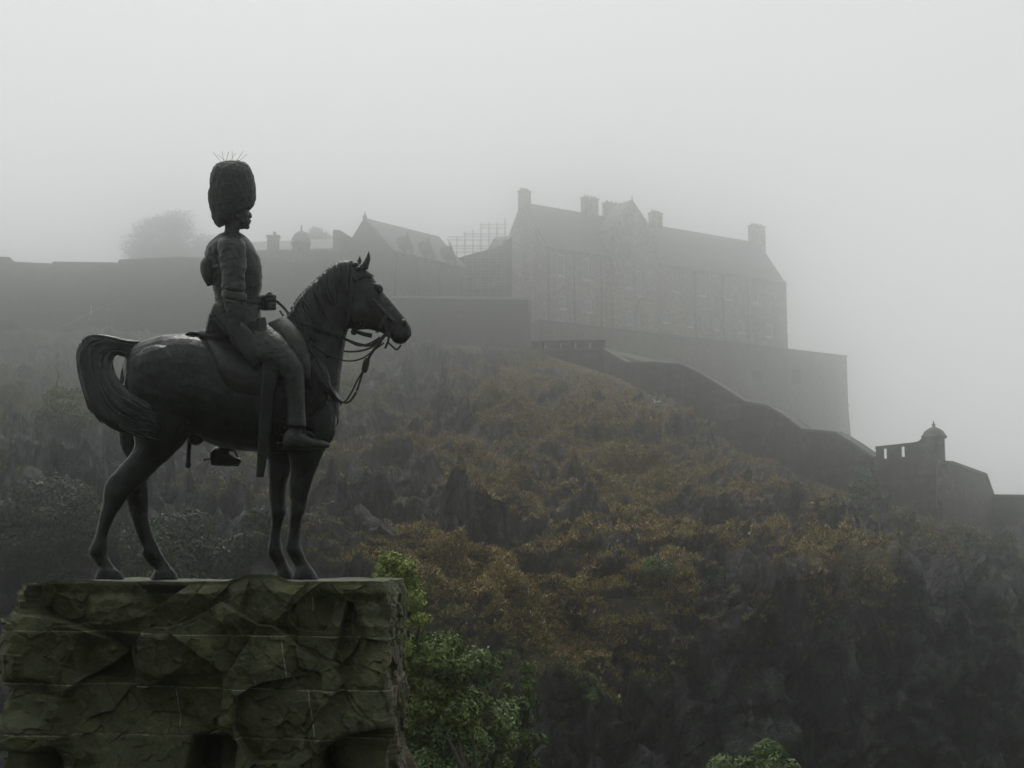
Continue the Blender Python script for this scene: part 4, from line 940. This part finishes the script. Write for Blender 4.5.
for s_ in (-1, 1):
    strap(bt, [(389, 329, s_ * 9.5), (389, 336, s_ * 10), (387.5, 343, s_ * 10.5), (385, 348.5, s_ * 11)], [1.3] * 13 + [1.3] * 6)
    ball(bt, 387.5, 334.5, s_ * 10, 2.6, 2.6, 1.3); strap(bt, [(389, 343, s_ * 10), (393, 347, s_ * 8), (397, 349.5, s_ * 4), (401, 345, s_ * 3)], .9)
    strap(bt, [(385, 335, s_ * 9.5), (379.5, 340.5, s_ * 9), (373, 344, s_ * 9)], 1.8)
bt.build('bit', BRONZE_DARK, HO)
rn = MB()
strap(rn, [(274, 299, 12), (284, 308, 4), (292, 317.5, -12), (305, 323, -21), (319, 328, -20), (333, 333.5, -18), (346, 339.5, -14), (358, 344, -11), (370, 345.3, -10.5), (381, 340, -10.5)], 1, flat=(1.35, .8))
strap(rn, [(280, 311, 8), (293, 330, -14), (303, 341, -28), (315, 357, -27), (325, 377, -26), (333, 393, -22), (341, 401.5, -10), (349, 401.8, -6), (356, 392.5, -4), (360.5, 379.5, -4), (363.5, 370, -5)], 1.05)
strap(rn, [(337, 398, 10), (344, 402, 2), (351, 393, -2), (357, 381, -3), (363, 371, -5)], .9)
strap(rn, [(367.5, 361, -6), (371, 354, -8), (376, 347, -9.5), (381.5, 341, -10.5)], 1.5)
strap(rn, [(313, 345.5, -21), (324, 353, -20), (336, 358.5, -17), (350, 361, -10), (363, 358, -9), (374, 350, -9.5), (384, 343, -10)], .8)
strap(rn, [(334, 349, 14), (348, 351.5, 12), (362, 350.5, 10), (374, 346, 9.5), (384, 338, 10)], 1.0)
strap(rn, [(348, 341, 10), (360, 346, 10), (372, 342, 10), (380, 337, 10)], .8)
ball(rn, 354, 332, 2, 3.4, 3.2, 1.0); loft(rn, [(356, 329.8, 356, 333.4, 1.6, 0), (364, 332, 363, 336, 1.8, 0), (372.5, 333.5, 371.5, 338, 1.8, 0)], 3, 8)
loft(rn, [(369.5, 358.5, 365.8, 357.8, 1.6, -5), (369.8, 362, 363.5, 360.5, 2.6, -5), (367.5, 371, 361.5, 368.5, 2.6, -5), (365.5, 373, 362, 372, 1.6, -5)], 3, 10)
rn.build('reins', BRONZE_DARK, HO)
# saddlery
sd_ = MB()
loft(sd_, [(208, 336, 206, 352, 18, 0), (222, 337, 222, 400, 40.5, 0), (245, 341, 246, 420, 41, 0), (270, 336, 271, 415, 39.5, 0), (284, 326, 288, 380, 33, 0), (290, 323, 294, 345, 20, 0)], 5, 26)
loft(sd_, [(198, 331, 199, 339, 9, 0), (206, 329, 208, 341, 17, 0), (222, 334, 222, 346, 22, 0), (250, 338, 250, 348, 22, 0), (268, 330, 270, 346, 18, 0), (279, 321, 284, 338, 11, 0)], 4, 16)
sad = fused(sd_, 'saddle', BRONZE_DARK, HO, .011, 3)
rl = MB()
for s_ in (-1, 1): loft(rl, [(268, 323, 284, 316, 5, s_ * 12), (273, 334, 296, 326, 9, s_ * 24), (284, 350, 306, 342, 10, s_ * 32), (293, 368, 311, 364, 9, s_ * 35), (299, 380, 311, 379, 5, s_ * 35)], 4, 16)
rl.build('cloak_roll', BRONZE_ROUGH, sad, smooth=True)
gr_ = MB(); strap(gr_, [(258, 395, -41.5), (262, 425, -39), (266, 444, -30), (268, 453.5, -8), (268, 454, 8), (266, 444, 30)], 1, flat=(4, .8)); gr_.build('girth', BRONZE_DARK, sad); gr_ = MB(); strap(gr_, [(311, 366, -35), (322, 384, -33), (334, 398, -22), (341, 405, -4)], 1, flat=(1.8, .8))
gr_.build('breast_strap', BRONZE_DARK, sad)
hk = MB(); loft(hk, [(185, 334, 187, 337, 3, -6), (190, 331, 191, 335, 4, -5), (199, 331.5, 199, 336, 4, -4)], 3, 8); hk.build('cantle_strap', BRONZE_DARK, sad, smooth=True)
gb = MB(); loft(gb, [(262, 362, 280, 362, 6, -47), (261.5, 372, 279.5, 372, 6.5, -47), (260, 400, 275, 400, 6, -47), (258, 440, 270, 440, 5.5, -46.5), (255.8, 477, 263.8, 477.5, 5, -46)], 4, 12, 4)
gb.build('rifle_bucket', BRONZE, sad, smooth=False)
gs = MB(); loft(gs, [(256.5, 318, 265, 317, 3, -34), (257, 324, 266.5, 322, 3.6, -35), (260, 345, 268.5, 344, 3.2, -43), (264, 363, 273, 362, 3, -47)], 4, 12, 3); gs.build('rifle_butt', BRONZE_DARK, sad, smooth=True)
ss_ = MB(); strap(ss_, [(205, 360, 42), (197, 395, 42), (191, 430, 40), (189, 450, 39), (188.3, 466, 38)], 2.4); ball(ss_, 188.3, 465, 38, 3, 3.4, 2.6)
ss_.build('sword_scabbard', BRONZE_DARK, sad, smooth=True)
for s_, pts in ((-1, [(298, 405, -50), (302, 425, -52), (304, 434, -52)]), (1, [(235, 425, 44), (228, 445, 50), (225, 450, 50)])):
    q = MB(); strap(q, pts, 1, flat=(2, .8))
    c = (309, 449) if s_ < 0 else (231, 465)
    strap(q, [(c[0] - 8, c[1], s_ * 50 - 5 * s_), (c[0] - 7, c[1] - 10, s_ * 50), (c[0] - 2, c[1] - 17, s_ * 50), (c[0] + 5, c[1] - 12, s_ * 50), (c[0] + 8, c[1], s_ * 50)], 1.1); strap(q, [(c[0] - 8, c[1], s_ * 50), (c[0] + 8, c[1], s_ * 50)], 1.4)
    q.build('stirrup', BRONZE_DARK, sad)

# the rider
rd = MB()
loft(rd, [(228, 196, 249, 196, 10), (225, 206, 250, 205, 11.5), (224.5, 213, 249.3, 213, 11.5), (225, 219, 248.6, 219.5, 11), (227, 224, 247, 225.5, 9.5), (229, 228, 244, 229, 8)], 4, 18)
loft(rd, [(225, 218, 241, 222, 8.5), (225, 228, 239.5, 228, 8), (224, 235, 239.5, 234, 9)], 3, 16)
ball(rd, 249, 214.5, 0, 3, 1.6, 2); ball(rd, 249.6, 216.6, 0, 2.6, 1.5, 2.2); ball(rd, 248.8, 221, 0, 2.2, 1.6, 3.5); ball(rd, 248.4, 223.4, 0, 1.8, 1.0, 3); ball(rd, 246.5, 227, 0, 3, 2.3, 4)
for s_ in (-1, 1): ball(rd, 246.8, 212.2, s_ * 4.6, 1.8, 1.4, 1.8); ball(rd, 235, 216, s_ * 11.4, 2.4, 3.8, 1.4)
rider = None
loft(rd, [(220, 233, 239.5, 232.5, 10), (214, 238, 246, 236.5, 19), (206.5, 246, 253.5, 246, 22.5), (204.8, 256, 259, 256, 22), (206.5, 268, 261.8, 267, 21), (210, 279, 262.2, 279, 19), (213.5, 290, 261.2, 290, 17.5), (215.8, 300, 260, 299, 17.3), (213, 310, 260, 310, 19.5), (209, 322, 262, 320, 22), (208, 335, 266, 334, 23), (214, 345, 262, 345, 20)], 4, 26, 2.2)
# near arm hanging to the thigh
loft(rd, [(221, 236, 240, 236, 6, -17), (217.5, 243, 245, 242, 9, -22), (218.5, 258, 246.5, 259, 9.8, -26), (221, 272, 246, 271, 9, -29), (222, 281, 245, 282, 8.8, -31), (220.5, 288, 246, 291, 9.8, -32)], 4, 18)
loft(rd, [(224, 284, 243, 285, 7.5, -32), (223, 297, 246, 299, 8.2, -33), (225, 309, 244.5, 311, 7, -35), (227.5, 318, 242, 320, 5.2, -37), (228, 324, 240, 326, 4.2, -38), (229, 332, 240, 333.5, 3.8, -38)], 4, 16)
for k, (x0, ln_) in enumerate(((238.5, 9), (235.5, 11), (232.3, 10), (229.6, 8))):
    strap(rd, [(x0, 330, -38), (x0 + 1.5, 330 + ln_ * .5, -40), (x0 + 3.5, 330 + ln_, -38)], 1.55, sub=3)
strap(rd, [(239, 324, -38), (243, 329, -39), (244.5, 334, -38)], 1.7, sub=3)
# far arm forward with the rein hand
loft(rd, [(222, 240, 243, 240, 8, 20), (224, 262, 244, 264, 8.5, 25), (228, 283, 246, 284, 8, 26), (240, 296, 246, 284, 7, 24), (257, 307, 258, 294, 6.2, 18), (263, 309, 264, 296, 5.6, 15)], 4, 16)
loft(rd, [(260, 309.5, 261.5, 294.5, 5.5, 14), (266, 310.5, 267, 294.5, 6.5, 11), (272, 309.5, 272.5, 295.5, 5.5, 9)], 3, 14)
for k in range(4):
    y0 = 296.6 + 3.8 * k; strap(rd, [(264, y0 + .5, 6), (270, y0 - .4, 2.5), (274.3, y0, 5), (274, y0 + .3, 9.5), (270, y0 + .6, 11)], 2.0, sub=3)
strap(rd, [(263, 297, 8), (267.5, 293.6, 5), (272, 294.3, 4)], 1.9, sub=3)
# legs
loft(rd, [(254, 320, 226, 342, 14, -14), (266, 323, 238, 352, 15, -27), (281, 335, 254, 362, 14, -38), (293, 348, 270, 370, 12.5, -43), (302, 361, 281, 379, 11.5, -46), (304.5, 374, 283.5, 385, 11, -47), (305, 392, 285, 395, 10.5, -47.5), (305.5, 410, 286, 411, 9.8, -48), (306.5, 427, 285.5, 426, 9.3, -49)], 4, 20)
loft(rd, [(303, 424, 288, 424, 6.5, -49), (303, 434, 287, 434, 6, -50)], 3, 14)
loft(rd, [(283, 436, 283.5, 449, 4.5, -50), (287, 430, 287.5, 449.5, 6, -50), (296, 430, 296, 449.5, 6.2, -50), (304, 433, 304, 449.5, 6.2, -50), (312, 438, 312, 449.5, 6.8, -51), (322, 440, 322, 449, 6, -52), (329.5, 443.5, 329.5, 447.5, 3, -53)], 4, 16, 2.4)
loft(rd, [(254, 322, 228, 344, 14, 14), (275, 345, 250, 366, 14, 36), (276, 378, 256, 388, 11.5, 44), (262, 405, 244, 398, 10.5, 46), (244, 432, 226, 426, 9.5, 48), (234, 452, 218, 448, 7, 49)], 4, 18)
loft(rd, [(209.5, 452, 211, 465, 4.5, 49), (216, 447, 217, 466, 6, 49), (224, 449, 225, 466, 6.5, 49), (233, 455, 232, 466, 6, 49), (241.5, 459, 241, 463.5, 3, 49)], 4, 14, 2.4)
def rider_relief(V):
    # folds in the cloth
    q = V * np.array([7, 7, 13]) + 1.6 * fbm(V * 4, 2, 3)[:, None]
    hipz = S(260, 320).z; up_ = np.clip((V[:, 2] - hipz) / .15 + .5, 0, 1)
    return (.002 + .007 * up_) * (.5 - np.abs(fbm(q, 2, 21)) * 2) + .002 * fbm(V * 22, 2, 23)
rider = fused(rd, 'rider', BRONZE_TUNIC, stx, .0082, 2, rider_relief)
ht = MB(); loft(ht, [(224, 161.5, 238, 160.8, 7), (216.5, 164.5, 246, 163, 15), (211.8, 170.5, 251, 168.5, 19), (209.8, 180, 254, 178, 21.5), (208.9, 192, 255.8, 190, 22.5), (209.2, 202, 255.6, 201.5, 21), (210.5, 211, 252, 208.5, 18.5), (212.5, 218.5, 243, 212, 16.5), (215, 224, 232, 217, 14), (218, 227.8, 226, 224, 9)], 5, 30)
def fur(V): return .013 * fbm(V * np.array([34, 34, 13]), 3, 33) + .006 * fbm(V * 9, 2, 35)
hat = fused(ht, 'bearskin_hat', BRONZE_FUR, rider, .007, 1, fur)
sp_ = MB()
for x0, y0, x1, y1 in ((222, 162, 213, 152), (224, 162, 222, 151), (227, 161, 218, 155), (236, 161, 243, 151.5), (238, 161, 247, 154), (233, 161, 232, 151), (229, 161, 236, 153), (226, 161, 228.5, 152)):
    sp_.tube([S(x0, y0 + 1, rgm.uniform(-6, 6)), S(x1, y1, rgm.uniform(-9, 9))], .0016, 4)
tag(sp_.build('bird_spikes', BRONZE_DARK, hat), kind='stuff')
cs = MB()
for s_ in (-1, 1): strap(cs, [(243, 210, s_ * 10.5), (245, 217, s_ * 10), (247, 224, s_ * 7), (248.5, 227.5, 0)], 1, flat=(.8, .5))
cs.build('chin_strap', BRONZE_DARK, rider)
bl = MB(); loft(bl, [(214.5, 297, 261.8, 296, 18.6), (214.8, 300, 261.5, 299.5, 18.4), (213.8, 303.5, 261.8, 302.5, 19.2)], 3, 26, 2.2); bl.build('belt', BRONZE_DARK, rider, smooth=True)
pk_ = MB(); loft(pk_, [(204.5, 257, 209, 258, 9), (200.7, 262, 213, 263, 13), (200.2, 271, 215, 272, 13.5), (203, 279, 215, 277, 12), (207.5, 286.5, 213, 285, 5)], 4, 16, 2.6); pk_.build('ammunition_pouch', BRONZE_DARK, rider, smooth=True)
# coat skirt bunched behind, sabretache and haversack on the near hip
sk = MB(); loft(sk, [(214.5, 302, 232, 304, 19, 0), (210.5, 310, 236, 312, 23, 0), (207, 319, 238, 322, 26, 0), (205, 330, 236, 334, 27, 0), (206.5, 337, 230, 341, 25, 0)], 4, 24)
for k in range(9):
    strap(sk, [(216 - k * .3 + k * 1.2, 304, -17 - k), (211 + k * 2, 316, -23 - k * .4), (207 + k * 3.2, 333, -27)], 1.8)
skirt = sk.build('coat_skirt', BRONZE_TUNIC, rider, smooth=True)
hv = MB(); loft(hv, [(217, 318, 225, 313, 3, -31), (222, 326, 236, 318, 4.5, -33), (232, 340, 250, 330, 5, -37), (244, 358, 262, 348, 5, -42), (252, 368, 262, 362, 3, -43)], 4, 14, 3); hv.build('pistol_holster', BRONZE_DARK, rider, smooth=True)
sh_ = MB(); loft(sh_, [(210.5, 319, 214, 315, 2.5, -31), (222, 331, 225, 327, 2.5, -33), (236, 341, 238, 337, 2.5, -38)], 4, 10); ball(sh_, 212, 316, -31, 3.5, 3.2, 3.2); sh_.build('crop', BRONZE_DARK, rider, smooth=True)
for (c, s_) in (((283, 444), -50), ((210, 460), 49)):
    sp2 = MB(); strap(sp2, [(c[0] + 6, c[1] - 2, s_), (c[0] - 1, c[1] - 1, s_), (c[0] - 5, c[1] - .5, s_)], .9); sp2.lathe(S(c[0] - 5.5, c[1] - .3, s_), [(.004, -.012), (.013, 0), (.004, .012)], 8); sp2.build('spur', BRONZE_DARK, rider)
cf = MB(); loft(cf, [(222, 290, 246.6, 294, 9.2, -32.6), (221.5, 296, 247, 300, 9.6, -33), (224.5, 299, 245.5, 303, 8.4, -33)], 3, 18); cf.build('cuff', BRONZE_TUNIC, rider, smooth=True)
rig = MB()
for x0 in (116, 170, 213, 330): 
    I = [S(x0 + 4 * math.cos(a), 580.0, -20 + 4 * math.sin(a)) + Vector((0, 0, .018)) for a in np.linspace(0, 6.283, 13)]; rig.tube(I, .006, 5)

# ------------------------------------------------------------------ rough stone pedestal
ZT = S(210, 580).z - .002
XL, XR = at(24, 600, 12).x, at(388, 600, 12).x; YF, YB = 11.72, 13.75
ped = empty('rock_pedestal', ((XL + XR) / 2, 12.7, -1.6), 'massive mossy rough hewn stone pedestal with thin pale mortar lines under the bronze horse', 'pedestal')
hx, hy, rc_ = (XR - XL) / 2, (YB - YF) / 2, .28; cxp, cyp = (XL + XR) / 2, (YF + YB) / 2
# perimeter points of a rounded rectangle, dense towards the camera
def perim():
    pts = []
    def seg(a, b_, n): 
        for t in np.linspace(0, 1, n, endpoint=False): pts.append((a[0] + (b_[0] - a[0]) * t, a[1] + (b_[1] - a[1]) * t))
    def arc(cx_, cy_, a0, n):
        for t in np.linspace(0, 1, n, endpoint=False): a = a0 + t * math.pi / 2; pts.append((cx_ + rc_ * math.cos(a), cy_ + rc_ * math.sin(a)))
    seg((-hx + rc_, -hy), (hx - rc_, -hy), 520); arc(hx - rc_, -hy + rc_, -math.pi / 2, 50); seg((hx, -hy + rc_), (hx, hy - rc_), 160); arc(hx - rc_, hy - rc_, 0, 20)
    seg((hx - rc_, hy), (-hx + rc_, hy), 120); arc(-hx + rc_, hy - rc_, math.pi / 2, 20); seg((-hx, hy - rc_), (-hx, -hy + rc_), 160); arc(-hx + rc_, -hy + rc_, math.pi, 50)
    return np.array(pts)
PP = perim(); NP = len(PP)
tan = np.roll(PP, -1, 0) - np.roll(PP, 1, 0); tan /= np.linalg.norm(tan, axis=1, keepdims=True); outn = np.stack([tan[:, 1], -tan[:, 0]], 1)
# joints between the courses, as height below the top at x = centre, and their slope along x
zj = [ZT + .005, at(200, 634, 11.7).z, at(200, 688, 11.7).z, at(200, 737.5, 11.7).z, at(200, 800, 11.7).z, -1.7]
slope = -(12 * 11.7 / FPX) / (XR - XL) * .75
rowsz = []; rowc = []
for c in range(5):
    n = (95, 95, 95, 95, 60)[c]
    for t in np.linspace(0, 1, n, endpoint=False): rowsz.append(zj[c] + (zj[c + 1] - zj[c]) * t); rowc.append(c)
rowsz.append(zj[5]); rowc.append(5); rowsz = np.array(rowsz); NRp = len(rowsz)
Xp = np.broadcast_to(PP[:, 0] + cxp, (NRp, NP)); Yp = np.broadcast_to(PP[:, 1] + cyp, (NRp, NP))
dep = (ZT - rowsz)[:, None]; Zp = rowsz[:, None] + slope * (Xp - cxp) * np.clip(dep / .3, 0, 1)
B_ = np.stack([Xp, Yp, Zp], -1); O_ = np.concatenate([np.broadcast_to(outn, (NRp, NP, 2)), np.zeros((NRp, NP, 1))], -1)
w_ = B_ + .16 * np.stack([fbm(B_ * 1.1, 2, 401), fbm(B_ * 1.1, 2, 402), fbm(B_ * 1.3, 2, 403)], -1)
fa, ea = facets(w_ + 3.1, .62, 500, 1.1, (1, 1, 1.1)); fb, eb = facets(w_ + .4, .30, 520, 1.1); fc, ec = facets(B_ + .03 * fbm(B_ * 9, 2, 77)[..., None], .13, 540, 1.2)
side_ = 1 - .65 * np.clip(np.abs(O_[..., 0]) * 1.4 - .4, 0, 1)
gq = at(268, 722, 11.7); fa = fa * (1 - .8 * np.exp(-((Xp - gq.x) / .42) ** 2 - ((Zp - gq.z) / .30) ** 2))
dsp = fa * .11 * side_ + fb * .034 * (.4 + .6 * side_) * np.clip(.5 + 1.6 * fbm(B_ * 1.3, 2, 565), 0, 1.3) + fc * .009 + fbm(B_ * 4, 5, 560) * .030 + fbm(B_ * 26, 2, 570) * .006
def pit(px, py_, rx, ry, amt, sharp=3.0):
    q = at(px, py_, 11.6); k = 11.6 / FPX
    d = (np.abs(Xp - q.x) / (rx * k)) ** 4 + (np.abs(Zp - q.z) / (ry * k)) ** 4
    return amt / (1 + np.exp((d ** .25 + .5 * fbm(B_ * 3.2, 3, 590) - 1) * sharp * 3)) * (O_[..., 1] < -.3)
dsp = dsp - pit(103, 660, 26, 20, .22) - pit(210, 764, 22, 24, .55, 5) - pit(350, 764, 28, 22, .55, 5) - pit(30, 700, 16, 18, .12) - pit(10, 776, 44, 20, .4, 5) - pit(355, 610, 42, 13, .10) + pit(262, 600, 42, 26, .10) + pit(170, 655, 40, 20, .06) + pit(110, 612, 26, 14, .07)
dsp = dsp + np.where(O_[..., 0] > .5, -.28 * np.exp(-((Zp - at(400, 690, 11.7).z) / .3) ** 2) * 0, 0)
lowf = np.clip((dep - 1.5) / .6, 0, 1) * .18 + np.where(O_[..., 0] < 0, -O_[..., 0], .25 * O_[..., 0]) * .09 * np.clip(dep, 0, 1)
jn = np.min(np.abs(rowsz[:, None] - np.array(zj[1:4])[None, :]), 1)[:, None]
dsp = (dsp + lowf) - .006 * np.exp(-(jn / .010) ** 2)
dsp *= np.clip(dep / .10, .25, 1)
Vp = B_ + O_ * dsp[..., None]
edge = np.clip(1 - dep / .10, 0, 1); 
topn = .022 * fbm(B_ * 2.2, 3, 600); Vp[..., 2] += edge * topn
Vp[..., 2] -= edge * .03 * np.exp(-((Xp - XL) / .25) ** 2) * 1.5
hump = .06 * np.exp(-((Xp - at(262, 580, 11.8).x) / .22) ** 4) * np.clip((12.3 - Yp) / .3, 0, 1); Vp[..., 2] += hump * np.clip(1 - dep / .25, 0, 1)
m, nt, n, b = mat_new('mossy_stone'); p = pos(nt)
nA = noise(nt, p, 2.2, 8, .66); nB = noise(nt, p, 14, 6, .7); nC = noise(nt, p, 60, 3, .6)
c = ramp(nt, nA, [(.3, (.024, .024, .014)), (.48, (.062, .066, .030)), (.62, (.11, .115, .050)), (.78, (.17, .165, .10))])
c = mixc(nt, ramp(nt, nB, [(.4, 0.), (.62, .8)]), c, (.050, .062, .018))
spx = N(nt, 'ShaderNodeSeparateXYZ'); nt.links.new(p, spx.inputs[0])
xr = math_(nt, 'ADD', spx.outputs['X'], math_(nt, 'MULTIPLY', math_(nt, 'SUBTRACT', nA, .5), .8))
brown = math_(nt, 'MULTIPLY', ramp(nt, xr, [(0, 0.)] ), 0)
rx_ = N(nt, 'ShaderNodeMapRange'); rx_.inputs['From Min'].default_value = at(388, 700, 11.7).x; rx_.inputs['From Max'].default_value = at(396, 700, 11.7).x; nt.links.new(xr, rx_.inputs[0])
rz_ = N(nt, 'ShaderNodeMapRange'); rz_.inputs['From Min'].default_value = at(300, 650, 11.7).z; rz_.inputs['From Max'].default_value = at(300, 665, 11.7).z; nt.links.new(spx.outputs['Z'], rz_.inputs[0])
c = mixc(nt, math_(nt, 'MULTIPLY', math_(nt, 'MULTIPLY', rx_.outputs[0], rz_.outputs[0]), .8), c, (.13, .095, .065))
rw = attr(nt, 'course')   # metres to the nearest joint
mk = math_(nt, 'LESS_THAN', rw, .0045)
brk_ = ramp(nt, noise(nt, p, 3.2, 3, .6), [(.38, 0.), (.52, 1.)])
brk2 = math_(nt, 'MULTIPLY', brk_, ramp(nt, noise(nt, p, 40, 2, .6), [(.35, .2), (.5, 1.)]))
c = mixc(nt, math_(nt, 'MULTIPLY', math_(nt, 'MULTIPLY', mk, brk2), .75), c, (.34, .34, .27))
nt.links.new(c, b.inputs['Base Color']); nt.links.new(ramp(nt, nB, [(.3, .55), (.7, .9)]), b.inputs['Roughness'])
bump(nt, b, math_(nt, 'ADD', nB, math_(nt, 'MULTIPLY', nC, .4)), .8, .02); PSTONE = m
# short upright joints, (x at top px, y0, x at bottom px, y1)
vj = [(281, 640, 287, 686), (308, 692, 314, 738), (310, 592, 310, 612), (173, 690, 175, 732), (256, 680, 256, 690)]
dj = np.broadcast_to(jn, Xp.shape).copy()
for x0, y0, x1, y1 in vj:
    a_, b__ = at(x0, y0, 11.65), at(x1, y1, 11.65); t = (a_.z - Zp) / (a_.z - b__.z); xx = a_.x + (b__.x - a_.x) * t
    dj = np.where((t > 0) & (t < 1) & (O_[..., 1] < -.3), np.minimum(dj, np.abs(Xp - xx)), dj)
st_rows = [0] + [rowc.index(k) for k in range(1, 5)] + [NRp - 1]
for c in range(5):
    a_, b__ = st_rows[c], st_rows[c + 1]; sub = Vp[a_:b__ + 1]; dja = dj[a_:b__ + 1]
    F_ = grid_faces(b__ - a_ + 1, NP, wrap=True)[:, ::-1]
    Vs = sub.reshape(-1, 3); As = dja.reshape(-1); Fl = [F_]
    if c == 0:   # cap: loops shrinking to the middle, uneven top
        caps = []; L0 = Vp[0]; nl = 26
        for k in range(1, nl + 1):
            t = (k / nl) ** 1.0; r = L0 * (1 - t) + np.array([cxp, cyp, 0]) * t; zn = L0[:, 2] * (1 - min(1, t * 5)) + (ZT) * min(1, t * 5)
            q = r.copy(); q[:, 2] = zn + .008 * fbm(np.stack([r[:, 0] * 4, r[:, 1] * 4, r[:, 0] * 0], -1), 3, 610) * min(1, t * 8) - .004; caps.append(q)
        base = len(Vs); allc = np.concatenate([L0[None]] + [q[None] for q in caps], 0)
        Fc = grid_faces(nl + 1, NP, wrap=True); off = np.where(Fc < NP, Fc, Fc - NP + base)
        Vs = np.concatenate([Vs, np.concatenate(caps, 0)], 0); As = np.concatenate([As, np.full(nl * NP, 1.0)]); Fl.append(off)
    mesh_np('stone_course', Vs, Fl, PSTONE, ped, attrs={'course': As})

# white gull gliding below the rampart
gl = MB(); g0 = at(656, 402, 105); k_ = 1.0
def gp(x, y, z): return g0 + Vector((x, y, z)) * k_
gl.tube([gp(-.28, 0, .02), gp(-.18, 0, .02), gp(0, 0, 0), gp(.18, 0, 0), gp(.30, 0, .04), gp(.40, 0, .03)], [.02, .07, .10, .08, .06, .01], 10)
for s_ in (-1, 1):
    for a, b_, c_, d_w in (((.14, .04), (-.12, .04), (.10, .35), (-.12, .33)), ((.10, .35), (-.12, .33), (-.10, .78), (-.16, .76))):
        z1, z2 = (.04, .22) if a[1] < .1 else (.22, .30)
        t4 = [gp(a[0], s_ * a[1], z1), gp(c_[0], s_ * c_[1], z2), gp(d_w[0], s_ * d_w[1], z2), gp(b_[0], s_ * b_[1], z1)]
        gl.hexa(t4, [v + Vector((0, 0, .02)) for v in t4])
gl_o = gl.build('gull', WHITE); tag(gl_o, 'small white gull flying in front of the dark rampart wall', 'bird')

# ------------------------------------------------------------------ haze
hz = MB(); hz.box((-380, -90, -16.5), (760, 0, 0), (0, 790, 0), (0, 0, 162))
m = bpy.data.materials.new('haze_air'); m.use_nodes = True; nt = m.node_tree; nt.nodes.clear()
o_ = N(nt, 'ShaderNodeOutputMaterial'); v = N(nt, 'ShaderNodeVolumePrincipled'); nt.links.new(v.outputs[0], o_.inputs['Volume'])
v.inputs['Color'].default_value = (.97, .98, .975, 1); v.inputs['Density'].default_value = .0034; v.inputs['Anisotropy'].default_value = .93
tag(hz.build('haze', m), 'thin grey mist filling the air round the castle rock', 'mist', kind='stuff')
